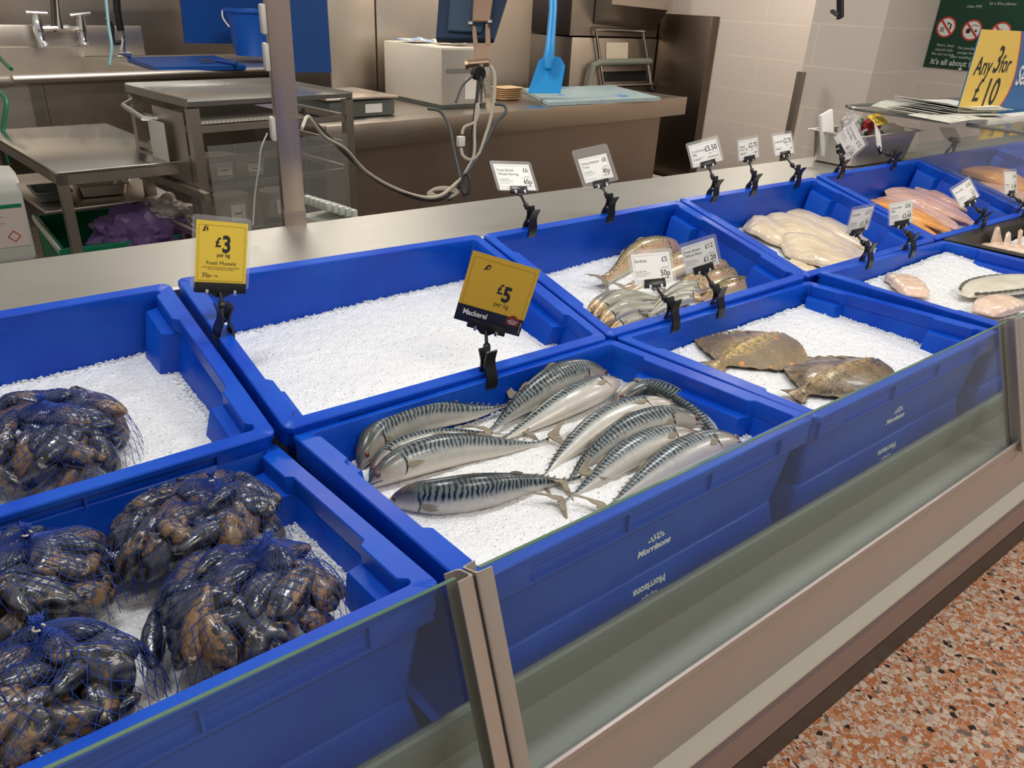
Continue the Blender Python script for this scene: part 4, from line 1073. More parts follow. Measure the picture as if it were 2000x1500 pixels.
# ------------------------------------------------------------------ price cards and their clips
CARDS = {"S1": {"c": [0.3451, 1.1135, 1.1472], "r": [0.9775, -0.0319, -0.2087], "u": [0.2111, 0.1471, 0.9663], "w": 0.0752, "h": 0.0939, "b": [0.3196, 1.0672, 1.0437]}, "S2": {"c": [0.6838, 0.8857, 1.0916], "r": [0.7591, -0.6047, -0.2412], "u": [0.1852, -0.1546, 0.9705], "w": 0.1075, "h": 0.1156, "b": [0.642, 0.845, 0.9761]}, "S3": {"c": [1.037, 1.2972, 1.1649], "r": [0.9797, -0.1893, -0.0657], "u": [0.1812, 0.6966, 0.6942], "w": 0.1003, "h": 0.0752, "b": [1.0351, 1.2342, 1.0657]}, "S4": {"c": [1.2716, 1.2938, 1.1688], "r": [0.9579, -0.2384, 0.16], "u": [0.0029, 0.5653, 0.8249], "w": 0.0942, "h": 0.091, "b": [1.2671, 1.2328, 1.0691]}, "S5": {"c": [1.0668, 0.9092, 1.0681], "r": [0.8769, -0.474, 0.0797], "u": [0.2225, 0.5472, 0.8069], "w": 0.0861, "h": 0.0685, "b": [1.07, 0.8471, 0.9766]}, "S6": {"c": [1.2038, 0.909, 1.0712], "r": [0.8034, -0.5012, 0.3214], "u": [-0.1596, 0.3387, 0.9273], "w": 0.0778, "h": 0.0619, "b": [1.204, 0.8475, 0.9767]}, "S7": {"c": [1.6565, 1.2881, 1.1738], "r": [0.8533, -0.4506, 0.2622], "u": [-0.01, 0.4887, 0.8724], "w": 0.0887, "h": 0.0665, "b": [1.6443, 1.2337, 1.0747]}, "S8": {"c": [1.8298, 1.28, 1.1737], "r": [0.9807, -0.1649, 0.1055], "u": [-0.0634, 0.2422, 0.9682], "w": 0.0797, "h": 0.0598, "b": [1.8083, 1.2334, 1.0749]}, "S9": {"c": [2.014, 1.2954, 1.172], "r": [0.9888, -0.1333, 0.0673], "u": [-0.0104, 0.3879, 0.9216], "w": 0.0858, "h": 0.0643, "b": [2.0133, 1.2331, 1.0751]}, "S10": {"c": [2.2907, 1.2455, 1.1705], "r": [0.6055, -0.2823, -0.7441], "u": [0.6866, -0.2875, 0.6677], "w": 0.1062, "h": 0.0845, "b": [2.2377, 1.231, 1.0815]}, "S11": {"c": [2.5268, 1.2833, 1.1585], "r": [0.8996, 0.1639, -0.4048], "u": [0.283, 0.4871, 0.8262], "w": 0.1077, "h": 0.0856, "b": [2.5387, 1.2255, 1.0845]}, "S12": {"c": [1.7458, 0.8808, 1.0829], "r": [0.9787, -0.1906, 0.076], "u": [-0.0911, -0.0722, 0.9932], "w": 0.0803, "h": 0.0666, "b": [1.7318, 0.8347, 0.9941]}, "S13": {"c": [1.9448, 0.8833, 1.0764], "r": [0.9105, -0.3904, 0.1362], "u": [-0.0325, 0.261, 0.9648], "w": 0.0747, "h": 0.0619, "b": [1.9367, 0.8341, 0.9903]}, "S14": {"c": [2.3818, 0.92, 1.0731], "r": [0.8817, -0.1972, 0.4285], "u": [-0.2338, 0.6063, 0.7601], "w": 0.0794, "h": 0.0659, "b": [2.3919, 0.8592, 0.9922]}, "S15": {"c": [2.6615, 0.9094, 1.0806], "r": [0.996, -0.0653, -0.061], "u": [0.0808, 0.3674, 0.9266], "w": 0.0906, "h": 0.0751, "b": [2.6608, 0.8543, 0.9949]}, "S16": {"c": [3.0227, 1.2788, 1.1486], "r": [0.9489, -0.3144, -0.0257], "u": [0.2583, 0.7276, 0.6356], "w": 0.0849, "h": 0.0637, "b": [3.005, 1.252, 1.085]}}
def clip(base, up_to, w_bar, right, upv, tri, lab, tint=1):
    """spring clip gripping the rim at base, jointed stem, flat grip bar below the card"""
    base = Vector(base); o = empty('sign_clip', lab, 'clip', Matrix.Translation(base), 'black spring clips holding price cards')
    X = Vector(right); X.z = 0; X.normalize(); Z = Vector((0, 0, 1)); Y = Z.cross(X)
    q = Vector(up_to) - base
    for s in (-1, 1):    # curved jaws: one each side of the rim (local y)
        bm = bmesh.new(); W = .0080
        prof = [(.0030, -.012), (.0066, -.016), (.0112, -.008), (.0105, .006), (.0060, .016), (.0052, .024), (.0100, .037), (.0084, .038), (.0032, .026), (.0030, .016), (.0070, .006), (.0080, -.004), (.0052, -.010)]
        a = [bm.verts.new(Vector((-W, s * y, z))) for y, z in prof]; b = [bm.verts.new(Vector((W, s * y, z))) for y, z in prof]
        for i in range(len(a)):
            j = (i + 1) % len(a); bm.faces.new((a[i], a[j], b[j], b[i]))
        bm.faces.new(a[::-1]); bm.faces.new(b)
        bmesh.ops.transform(bm, matrix=basis((0, 0, 0), tri[0], tri[1], tri[2]) @ Matrix.Diagonal((1.25, 1.15, 1.25, 1)), verts=bm.verts)
        obj('jaw', bm, m_black, o, 45)
    T = basis((0, 0, 0), tri[0], tri[1], tri[2])
    bm = bmesh.new(); tube(bm, [T @ Vector((-.0075, 0, .019)), T @ Vector((.0075, 0, .019))], .0026, 10); obj('spring_pin', bm, m_chrome, o)
    # stem
    k0 = T @ Vector((0, 0, .026)); k2 = q; k1 = k0.lerp(k2, .45)
    bm = bmesh.new(); tube(bm, [k0, k1], .0028, 8); tube(bm, [k1, k2], .0028, 8)
    d = (k2 - k0).normalized(); tube(bm, [k1 - d * .007, k1 - d * .005, k1 + d * .005, k1 + d * .007], [.0036, .0058, .0058, .0036], 6)
    bmesh.ops.create_uvsphere(bm, u_segments=10, v_segments=8, radius=.0042, matrix=Matrix.Translation(k2)); obj('stem', bm, m_black, o, 50)
    # grip bar
    N_ = Vector(right).cross(Vector(upv)); bm = bmesh.new(); mw = basis(q, right, upv, N_)
    hw = w_bar / 2
    for zz in (-.0042, .0012): 
        box(bm, -hw, hw, -.002, .0135, zz, zz + .0030, mw, bev=.0006)
    extrude_outline(bm, [(-hw * .45, -.002), (hw * .45, -.002), (hw * .2, -.008), (-hw * .2, -.008)], .005, mw @ Matrix.Translation((0, 0, -.0025)))
    obj('grip_bar', bm, m_black, o)
    for s in (-1, 1):
        bm = bmesh.new(); box(bm, s * hw * .55 - .0022, s * hw * .55 + .0022, -.0045, .003, .0030, .0056, mw, bev=.0005); obj('rivet', bm, m_chrome, o)
    return o
def card(key, lab, clab, ratio, lines, paper=m_card, sleeve=True, rows=None, bar=.040, inner=None, sl=1.0):
    c = CARDS[key]; ctr = Vector(c['c']); r_ = Vector(c['r']).normalized(); u_ = Vector(c['u']); u_ = (u_ - r_ * u_.dot(r_)).normalized(); nn = r_.cross(u_)
    W, H = c['w'], c['h']; mw = basis((0, 0, 0), r_, u_, nn)
    o = empty('price_card', lab, 'price card', Matrix.Translation(ctr), 'price cards clipped to the crates')
    l, r, b, t = inner or (-W / 2 + W * .06, W / 2 - W * .08, -H / 2 + H * .02, H / 2 - H * .12)
    bm = bmesh.new(); extrude_outline(bm, [(l, b), (r, b), (r, t), (l, t)], .0003, mw @ Matrix.Translation((0, 0, -.0002)))
    obj('paper', bm, paper, o)
    if sleeve:
        W, H = W * sl, H * sl; rad = W * .06; pts = []
        for cx, cy, a0 in ((W / 2 - rad, -H / 2 + rad, -90), (W / 2 - rad, H / 2 - rad, 0), (-W / 2 + rad, H / 2 - rad, 90), (-W / 2 + rad, -H / 2 + rad, 180)):
            for k in range(5): a = R(a0 + k * 22.5); pts.append((cx + rad * math.cos(a), cy + rad * math.sin(a)))
        bm = bmesh.new(); a_ = [bm.verts.new(mw @ Vector((x, y, -.0009))) for x, y in pts]; bm.faces.new(a_)
        f_ = obj('sleeve', bm, m_sleeve, o); f_['label'] = 'clear plastic sleeve'
    bm = bmesh.new(); pw, ph = r - l, t - b
    for (s, size, x, y, al, sx, bold) in lines:
        text_mesh(bm, s, size * ph, l + x * pw, b + y * ph, .0002, al, 0, sx, mw, .0001, bold)
    # ruled border and fine print strokes
    e = .0003; x0, x1, y0, y1 = l + pw * .05, r - pw * .05, b + ph * .05, t - ph * .07
    for (xa, xb, ya, yb) in ((x0, x1, y1, y1 + e), (x0, x1, y0, y0 + e), (x0, x0 + e, y0, y1), (x1 - e, x1, y0, y1)) + tuple(rows(l, b, pw, ph) if rows else ()):
        box(bm, xa, xb, ya, yb, .00015, .00025, mw)
    obj('printing', bm, m_ink, o)
    bottom = ctr - u_ * (H / 2 + .004) 
    clip(c['b'], bottom, bar, r_, u_, ratio, clab)
    return o
def tri(key, side='K'):
    m = FM[key]; x, y, z = m.col[0].xyz, m.col[1].xyz, m.col[2].xyz
    return (y, -x, z) if side == 'L' else (x, y, z)
def fine(l, b, pw, ph):
    e = .0004; out = []
    for (x0, x1, y) in ((.07, .45, .36), (.07, .42, .31), (.07, .33, .26), (.68, .93, .46), (.6, .93, .15), (.66, .93, .12), (.07, .42, .12)):
        out.append((l + x0 * pw, l + x1 * pw, b + y * ph, b + y * ph + e))
    return out
def std(name, p1, p2, small=None):
    L = [(p1, .24, .93, .70, 'RIGHT', .8, .0001), (p2, .26, .95, .24, 'RIGHT', .8, .0002), ('per kg', .06, .90, .50, 'RIGHT', 1, 0), ('per 100g', .06, .90, .16, 'RIGHT', 1, 0)]
    for k, s in enumerate([q for q in name.split('\n') if q]): L.append((s, .14, .07, .72 - .15 * k, 'LEFT', .85, 0))
    L.append(('Contains: Fish', .06, .07, .40, 'LEFT', 1, 0)); return L
card('S1', 'yellow price card reading £3 per kg, Fresh Mussels', 'black clip holding the yellow £3 mussel card', tri('B2', 'L'),
     [('£', .21, .37, .60, 'LEFT', .8, .0006), ('3', .37, .50, .52, 'LEFT', .8, .0011), ('£4', .10, .13, .84, 'LEFT', .8, .0002), ('/', .14, .12, .83, 'LEFT', 1.6, .0001), ('per kg', .09, .41, .44, 'LEFT', .9, .0001), ('Fresh Mussels', .085, .5, .31, 'CENTER', 1, 0),
      ('Mytilus edulis, farmed in the UK. Contains Molluscs', .028, .5, .26, 'CENTER', 1, 0), ('May also contain fish and crustaceans', .028, .5, .23, 'CENTER', 1, 0), ('30p', .10, .13, .11, 'LEFT', .9, 0), ('per 100g', .035, .29, .12, 'LEFT', 1, 0)],
     paper=m_yellow, bar=.074, sl=1.13, inner=(-.0372, .0372, -.046, .0455))
c = CARDS['S2']
o = card('S2', 'large tilted amber price card reading £5 per kg, Mackerel', 'black clip holding the large amber £5 mackerel card', tri('F2'),
     [('£', .20, .49, .52, 'LEFT', .75, .0006), ('5', .30, .58, .43, 'LEFT', .8, .0014), ('£7', .09, .24, .80, 'LEFT', .8, .0003), ('/', .12, .22, .79, 'LEFT', 2.2, .0001), ('per kg', .095, .50, .34, 'LEFT', .85, 0)],
     paper=m_ochre, sleeve=False, bar=.062, inner=(-c['w'] / 2, c['w'] / 2, -c['h'] / 2, c['h'] / 2))
ctr = Vector(c['c']); r_ = Vector(c['r']).normalized(); u_ = Vector(c['u']); u_ = (u_ - r_ * u_.dot(r_)).normalized(); mw = basis((0, 0, 0), r_, u_, r_.cross(u_)); W, H = c['w'], c['h']
bm = bmesh.new(); box(bm, -W / 2, W / 2, -H / 2, -H / 2 + H * .245, .0003, .0005, mw); e = obj('navy_band', bm, mat('navy_ink', (.008, .011, .03), .4), o); e['label'] = 'dark navy band along the bottom'
bm = bmesh.new(); text_mesh(bm, 'Mackerel', .0125, -W * .40, -H * .385, .0006, 'LEFT', 0, .85, mw, .0001, .0003)
text_mesh(bm, 'subject to availability', .0022, 0, 0, 0, 'LEFT', 0, 1, mw @ Matrix.Translation((W * .475, -H * .46, .0006)) @ Matrix.Rotation(R(90), 4, 'Z'), .0001)
obj('white_lettering', bm, m_card, o)
bm = bmesh.new(); pts = [(-.0095, -.007), (.0095, -.007), (.0105, -.0055), (.0105, .0045), (.0055, .0065), (.004, .009), (0, .0102), (-.004, .009), (-.0055, .0065), (-.0105, .0045), (-.0105, -.0055)]
extrude_outline(bm, pts, .0003, mw @ Matrix.Translation((W * .34, -H * .31, .0005))); e = obj('badge', bm, mat('maroon_badge', (.20, .02, .02), .4), o); e['label'] = 'small maroon market badge'
bm = bmesh.new(); mb = mw @ Matrix.Translation((W * .34, -H * .31, .0009))
text_mesh(bm, 'MARKET STREET', .0022, 0, -.001, 0, 'CENTER', 0, 1, mb, .0001, .0001); text_mesh(bm, 'SPECIALS', .0026, 0, -.0045, 0, 'CENTER', 0, 1, mb, .0001, .0001); text_mesh(bm, 'Morrisons', .0018, 0, .002, 0, 'CENTER', 0, 1, mb, .0001)
obj('badge_lettering', bm, m_card, o)
K = 'white price card reading '
card('S3', K + '£6 and 60p, Fresh British Whole Herring', 'black clip holding the herring card', tri('B3'), std('Fresh British\nWhole Herring', '£6', '60p'), rows=fine)
card('S4', K + '£8 and 80p, Whole Rainbow Trout', 'black clip holding the whole rainbow trout card', tri('B3'), std('Whole Rainbow\nTrout', '£8', '80p'), rows=fine, inner=(-.038, .036, -.036, .022))
card('S5', K + '£5 and 50p, Sardines', 'black clip holding the sardines card', tri('F3'), std('Sardines', '£5', '50p'), rows=fine)
card('S6', K + '£12 and £1.20, Fresh British Whole Plaice', 'black clip holding the plaice card', tri('F3'), std('Fresh British\nWhole Plaice', '£12', '£1.20'), rows=fine)
def big(name, p, sm): 
    L = [(p, .34, .95, .56, 'RIGHT', .75, .0002), ('each', .07, .72, .42, 'RIGHT', 1, 0), (sm, .10, .95, .25, 'RIGHT', .9, .0001), ('Contains: Fish', .06, .07, .28, 'LEFT', 1, 0)]
    for k, s in enumerate(name.split('\n')): L.append((s, .14, .07, .62 - .15 * k, 'LEFT', .7, 0))
    return L
card('S7', K + '£5.50, 2 Cod Portions 280g', 'black clip holding the £5.50 cod portions card', tri('B4'), big('2 Cod Portions\n280g', '£5.50', '£19.64 per kg'), rows=fine)
card('S8', K + '£2.75, Haddock Portion, the left of two £2.75 cards', 'black clip holding the left of the two £2.75 cards', tri('B4'), big('Haddock\nPortion 125g', '£2.75', '£22.00'), rows=fine, bar=.036)
card('S9', K + '£2.75, Sea Bass Fillet, the right of two £2.75 cards', 'black clip holding the right of the two £2.75 cards', tri('B4'), big('Sea Bass Fillet', '£2.75', 'each'), rows=fine, bar=.036)
card('S10', K + '£15 and £1.50, tipped on its side', 'black clip holding the card tipped on its side', tri('B5'), std('Fresh Rainbow\nTrout Fillet', '£15', '£1.50'), rows=fine)
card('S11', 'white price card turned almost edge on, beside the steel pan', 'black clip beside the steel pan holding a card seen almost edge on', tri('B5'), [], rows=fine)
card('S12', K + '£17 and £1.70, Cod Loin', 'black clip holding the cod loin card', tri('F4'), std('Cod Loin', '£17', '£1.70'), rows=fine)
card('S13', K + '£26 and £2.60, Lemon Sole Fillet', 'black clip holding the lemon sole card', tri('F4'), std('Lemon Sole\nFillet', '£26', '£2.60'), rows=fine)
card('S14', K + '£10 and £1, tilted beside the black tray', 'black clip at the left end of the black tray', tri('B5'), std('Trout Fillet', '£10', '£1'), rows=fine)
card('S15', 'small upright white price card reading £14 and £1.40, near the right picture edge', 'black clip nearest the right picture edge', tri('B5'), std('', '£14', '£1.40'), rows=fine, bar=.034)
card('S16', 'crumpled clear card behind the glass end panel', 'clip behind the glass end panel holding the crumpled card', tri('B6'), [], paper=m_film, rows=None)
# ------------------------------------------------------------------ room behind the counter
m_block = mat('painted_block', (.62, .53, .45), .45)
def blockmat(name, c0, sx, sz, oy, oz, swap=True):
    m = mat(name, c0, .42); n = N(m); g = n.new('ShaderNodeTexCoord'); sp = n.new('ShaderNodeSeparateXYZ'); n.l(g.outputs['Object'], sp.inputs[0])
    cb = n.new('ShaderNodeCombineXYZ'); n.l(n.math('ADD', sp.outputs[1 if swap else 0], oy), cb.inputs[0]); n.l(n.math('ADD', sp.outputs[2], oz), cb.inputs[1])
    br = n.new('ShaderNodeTexBrick'); n.l(cb.outputs[0], br.inputs['Vector']); br.inputs['Scale'].default_value = 1
    br.inputs['Brick Width'].default_value = sx; br.inputs['Row Height'].default_value = sz; br.inputs['Mortar Size'].default_value = .005; br.inputs['Mortar Smooth'].default_value = .2
    br.inputs['Color1'].default_value = (*c0, 1); br.inputs['Color2'].default_value = (*[x * .985 for x in c0], 1); br.inputs['Mortar'].default_value = (*[min(1, x * 1.12) for x in c0], 1)
    n.col(br.outputs[0]); n.bump(br.outputs['Fac'], -.8, .006); return m
def wallbox(name, x0, x1, y0, y1, z0, z1, m, lab, kind='structure'):
    bm = bmesh.new(); box(bm, x0, x1, y0, y1, z0, z1); return tag(obj(name, bm, m), lab, 'wall', kind=kind)
cW = (.70, .62, .56)
wallbox('wall_right', 5.6, 5.8, 2.6, 7.6, 0, 3.2, blockmat('block_wall', cW, .95, .25, .3, .064), 'white painted block wall at the end of the counter')
wallbox('wall_column', 4.6, 5.3, 2.47, 2.93, 0, 3.2, blockmat('block_column', (.73, .65, .57), .95, .236, .45, .19), 'white painted block column')
wallbox('wall_far', 5.17, 5.3, -.6, 2.47, 0, 3.2, blockmat('block_wall_far', (.66, .58, .51), 1.1, .24, .2, .03), 'white painted block wall carrying the green notice')
dK = Vector((.992, .128, 0)).normalized(); nK = Vector((-.128, .992, 0)).normalized()
m_wallsteel = steel('wall_cladding_steel', (.56, .50, .43), .38, (70, 70, 3), .10)
bm = bmesh.new(); a = Vector((-2.5, 6.35, 0)); d2 = Vector((.966, .257, 0)).normalized(); n2 = Vector((-.257, .966, 0)); p = a + n2 * .55 - d2 * .5
quadbox(bm, [p, p + d2 * 9, p + d2 * 9 + Vector((0, 0, 3.2)), p + Vector((0, 0, 3.2))], -.1)
tag(obj('wall_back', bm, m_wallsteel), 'stainless steel clad wall behind the sinks', 'wall', kind='structure')

def KM(o, d=dK):   # kitchen frame: x along the bench, y towards the wall
    d = Vector(d).normalized(); return basis(o, d, Vector((-d.y, d.x, 0)), (0, 0, 1))
def to(mw, p): return mw.inverted() @ Vector(p)
def kpart(name, parent, m, fn, label=None, ang=35):
    bm = bmesh.new(); fn(bm); o = obj(name, bm, m, parent, ang)
    if label: o['label'] = label
    return o
# --- work bench
bA = PZ(690, 243, .9); mwB = KM((bA.x - .16, bA.y - .02, 0)); LB = (PZ(1342, 190, .9) - bA).length + .16
bench = empty('work_bench', 'long stainless steel preparation bench with a deep front edge', 'bench', mwB)
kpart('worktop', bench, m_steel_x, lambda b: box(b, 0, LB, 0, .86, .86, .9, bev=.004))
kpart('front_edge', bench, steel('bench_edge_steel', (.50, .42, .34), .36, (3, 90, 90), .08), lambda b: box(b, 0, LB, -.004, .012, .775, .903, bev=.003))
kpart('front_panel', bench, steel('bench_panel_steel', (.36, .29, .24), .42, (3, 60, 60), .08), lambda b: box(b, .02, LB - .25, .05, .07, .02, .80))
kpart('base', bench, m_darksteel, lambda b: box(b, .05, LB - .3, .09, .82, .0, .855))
# --- cabinet wall behind the bench
cM = KM(PZ(652, 140, 1.0) * 1.0); cM.translation = Vector((2.26, 4.70, 0))
cab = empty('cold_cabinet', 'tall stainless steel cabinet with double doors behind the bench', 'cabinet', cM)
kpart('body', cab, m_darksteel, lambda b: box(b, 0, 1.80, .02, .5, .0, 2.1))
kpart('door', cab, m_wallsteel, lambda b: box(b, .004, .345, 0, .022, .10, 2.1, bev=.002))
kpart('door', cab, m_wallsteel, lambda b: box(b, .358, 1.79, 0, .022, .10, 2.1, bev=.002))
# blue boards
m_bboard = mat('blue_cutting_board', (.006, .07, .34), .45)
m_bboard2 = mat('worn_blue_board', (.03, .16, .42), .5); n = N(m_bboard2); nz = n.noise(n.coord(), 5, 4, .6)
g_ = n.new('ShaderNodeTexCoord'); n.col(n.mix(n.ramp(nz, [(.28, G(0)), (.40, G(1))]), (.03, .20, .48), (.30, .40, .43)))
sp_ = PZ(1020, 170, .905)
P4 = [PZ(1020, 172, .925), PZ(1072, 200, .925), PZ(1290, 190, .925), PZ(1195, 166, .925)]
bm = bmesh.new(); quadbox(bm, P4, .022); o = obj('cutting_board', bm, m_bboard2); tag(o, 'scratched pale blue cutting board lying on the long bench', 'cutting board')
# foam trays
c = PZ(998, 195, .905); 
for k in range(6):
    bm = bmesh.new(); w_, d_ = .20, .14
    loops = []
    for ins, z in ((.02, .002), (.0, .016), (.004, .018), (.022, .006)):
        loops.append([bm.verts.new((sx * (w_ / 2 - ins), sy * (d_ / 2 - ins), z)) for sx, sy in ((-1, -.8), (-.85, -1), (.85, -1), (1, -.8), (1, .8), (.85, 1), (-.85, 1), (-1, .8))])
    for x, y in zip(loops, loops[1:]):
        for i in range(8): bm.faces.new((x[i], x[(i + 1) % 8], y[(i + 1) % 8], y[i]))
    bm.faces.new(loops[0][::-1]); bm.faces.new(loops[-1])
    o = obj('foam_tray', bm, bpy.data.materials.get('tan_foam') or mat('tan_foam', (.62, .43, .26), .6)); o.matrix_world = KM((c.x + .002 * (k % 2), c.y + .05, .901 + k * .0125))
    tag(o, 'tan foam tray in the stack on the bench beside the white printer', 'foam tray', 'stack of tan foam trays')
# --- scales (flat platter weigher) and printer box
s0 = PZ(805, 190, .91)
sc_m = KM((PZ(608, 152, .99).x, PZ(690, 240, .9).y + .02, .9))
m_grey = mat('grey_plastic', (.10, .11, .10), .45)
wg = empty('weighing_scale', 'flat counter scale with a steel platter and dark grey base on the bench', 'scale', KM((PZ(690, 232, .91).x - .1, PZ(690, 232, .91).y + .06, .902)))
kpart('base', wg, m_grey, lambda b: box(b, .0, .42, 0, .34, .0, .085, bev=.01))
kpart('platter', wg, m_steel, lambda b: box(b, -.03, .43, -.02, .40, .092, .104, bev=.005))
kpart('rating_label', wg, m_card, lambda b: box(b, .22, .33, -.002, .0, .02, .065))
m_print_box = mat('warm_white_plastic', (.56, .52, .45), .45)
pM = KM(Vector((PZ(862, 212, .905).x, PZ(862, 212, .905).y, .902)), (.995, .05, 0))
pr = empty('label_printer', 'large off white printer housing on the bench with blue packets on top', 'printer', pM)
kpart('housing', pr, m_print_box, lambda b: box(b, 0, .36, 0, .62, .02, .335, bev=.008))
kpart('front_panel', pr, mat('printer_front', (.44, .41, .36), .5), lambda b: box(b, .01, .35, -.006, .002, .03, .325, bev=.002))
kpart('paper_slot', pr, m_greyink, lambda b: box(b, .03, .22, -.009, -.005, .20, .222))
kpart('side_label', pr, m_card, lambda b: (box(b, .17, .30, -.0085, -.005, .05, .17)))
kpart('foot_strip', pr, m_grey, lambda b: box(b, .01, .35, .01, .61, .0, .02))
m_packet = mat('blue_packet', (.35, .45, .55), .3); n = N(m_packet); nz = n.noise(n.coord(), 30, 4, .7); n.col(n.mix(n.ramp(nz, [(.45, G(0)), (.55, G(1))]), (.04, .20, .45), (.62, .64, .62)))
for k, (dx, dy, a_, w_) in enumerate(((.03, .33, 12, .24), (.13, .20, -18, .20), (.20, .10, 5, .16))):
    bm = bmesh.new(); sheet(bm, [[(w_ * i / 10, .15 * j / 6, .009 + .007 * math.sin(i * .9 + k) * math.cos(j * 1.1) + .010 * math.sin(math.pi * i / 10) * math.sin(math.pi * j / 6)) for j in range(7)] for i in range(11)], .003)
    o = obj('packet', bm, m_packet if k != 1 else m_card, None, 60); o.matrix_world = pM @ Matrix.Translation((dx, dy, .342 + k * .004)) @ Matrix.Rotation(R(a_), 4, 'Z')
    tag(o, ['blue and silver packet furthest left on top of the printer', 'white folded paper on top of the printer', 'small silver packet nearest the monitor arm on the printer'][k], 'packet')
# --- monitor seen from behind on its bracket
m_mon = mat('navy_housing', (.02, .045, .10), .35)
depth = 3.55
def D_(u, v, d=depth): return PD(u, v, d)
mn = empty('scale_display', 'dark blue display unit seen from behind on a steel bracket above the bench', 'display', Matrix.Translation(D_(925, 150)))
mo = -D_(925, 150)
def mpart(name, m, pts_px, th, d=depth, label=None):
    bm = bmesh.new(); quadbox(bm, [PD(u, v, d) + mo for u, v in pts_px], th); bmesh.ops.bevel(bm, geom=list(bm.edges), offset=.004, segments=2, affect='EDGES')
    return obj(name, bm, m, mn)
mpart('housing', m_mon, [(862, -70), (851, 75), (964, 76), (1010, -70)], .05, depth + .06)
mpart('inner_tray', mat('slate_blue_tray', (.05, .09, .15), .4), [(884, -60), (874, 62), (940, 66), (975, -60)], -.012, depth + .055)
m_copper = steel('warm_bracket_steel', (.50, .34, .24), .34, (60, 60, 3), .08)
mpart('bracket_plate', m_copper, [(928, -60), (922, 42), (957, 42), (972, -60)], .008, depth)
mpart('bracket_prong', m_copper, [(921, 50), (925, 90), (934, 90), (929, 50)], .012)
mpart('bracket_prong', m_copper, [(948, 45), (948, 90), (958, 90), (957, 45)], .012)
mpart('bracket_foot', m_copper, [(924, 85), (927, 118), (958, 118), (959, 85)], .014)
bm = bmesh.new(); 
for u_, v_ in ((918, 47), (956, 44)): tube(bm, [PD(u_ - 3, v_, depth - .02) + mo, PD(u_ + 5, v_, depth - .02) + mo], .012, 10)
obj('pivot_bolt', bm, m_chrome, mn)
bm = bmesh.new(); tube(bm, [PD(914, 125, depth) + mo, PD(955, 122, depth) + mo], .018, 12); tube(bm, [PD(908, 126, depth) + mo, PD(914, 125, depth) + mo], .024, 10); obj('swivel', bm, m_copper, mn)
bm = bmesh.new(); tube(bm, [PD(940, 120, depth) + mo, PD(934, 205, depth) + mo], .016, 12); obj('stand_pole', bm, m_darksteel, mn)
bm = bmesh.new(); tube(bm, [PD(930, 143, depth - .03) + mo, PD(938, 143, depth - .06) + mo], .03, 16); obj('cable_boss', bm, m_black, mn)
bm = bmesh.new()
for k in range(5): 
    p = PD(945 + k * 2, 150 + k * 9, depth - .02) + mo; box(bm, p.x - .012, p.x + .02, p.y - .01, p.y + .01, p.z - .012, p.z + .01)
obj('connector_block', bm, mat('cream_connector', (.45, .40, .32), .5), mn)
# cables
m_cw = mat('cream_cable', (.52, .47, .38), .45); m_cb = mat('black_cable', (.015, .016, .02), .35); m_cg = mat('grey_cable', (.10, .11, .12), .4)
def cable(pts, r, m, lab, dd=None, cat='cable'):
    P = [PD(u, v, (dd[i] if isinstance(dd, (list, tuple)) else dd)) for i, (u, v) in enumerate(pts)]
    SP_ = spline(P, len(P) * 8); rr_ = [r * min(1, (p - EYE).dot(-cm.col[2].xyz) / 3.4) for p in SP_]; bm = bmesh.new(); tube(bm, SP_, rr_, 8); o = obj('cable', bm, m, None, 80)
    tag(o, lab, cat); return o
dc = 3.45
cable([(958, 128), (966, 150), (964, 200), (956, 240), (948, 265), (936, 300), (920, 312), (905, 305), (900, 290)], .008, m_cw, 'cream cable looping down from the display to the white connector', dc)
cable([(902, 262), (908, 248), (928, 238), (934, 215), (932, 205), (927, 250), (926, 300), (915, 325), (905, 345)], .007, m_cw, 'cream cable running down from the bench edge past the white connector', dc)
cable([(940, 150), (930, 200), (925, 240), (918, 300), (914, 330), (905, 345), (895, 358), (875, 392)], .007, m_cb, 'black cable hanging straight down behind the display', dc + .01)
cable([(935, 140), (905, 165), (890, 200)], .006, m_cg, 'thin grey cable curving left from the display to the printer', depth - .05)
cable([(835, 212), (860, 218), (878, 250), (888, 300), (900, 350), (908, 385)], .007, m_cg, 'dark grey cable draped over the bench edge beside the printer', dc)
cable([(965, 203), (985, 206), (987, 220), (968, 240), (950, 275), (925, 320), (900, 350), (890, 365), (880, 392)], .007, m_cg, 'dark grey cable looping over the bench edge right of the display', dc)
cable([(592, 215), (620, 245), (650, 275), (680, 305), (720, 340), (760, 365), (820, 388), (862, 388), (895, 365)], .009, m_cb, 'thick black cable sagging from the steel post to the cable bundle', [1.6, 1.9, 2.2, 2.5, 2.75, 3.0, 3.2, 3.35, 3.45])
cable([(590, 250), (600, 228), (612, 240), (635, 268), (675, 292), (715, 335), (765, 365), (820, 384), (860, 382), (900, 350)], .008, m_cw, 'cream cable running beside the thick black cable from the post', [1.5, 1.55, 1.65, 1.9, 2.4, 2.7, 3.0, 3.2, 3.3, 3.42])
P_ = []
for k in range(46):
    t = k * .55; P_.append((870 + 26 * math.cos(t) - k * .2, 374 + 9 * math.sin(t) + k * .12))
cable(P_, .006, m_cw, 'coiled bundle of cream cable behind the steel shelf', 3.40)
P_ = [(910 + 8 * math.cos(k * .6), 360 + 20 * math.sin(k * .6)) for k in range(40)]
cable(P_, .006, m_cb, 'coiled bundle of black cable behind the steel shelf', 3.38)
p = PD(900, 276, dc - .01); bm = bmesh.new(); box(bm, -.017, .017, -.012, .012, -.022, .022, bev=.003); o = obj('cable_connector', bm, m_card); o.location = p; tag(o, 'small white inline connector on the cream cable', 'connector')
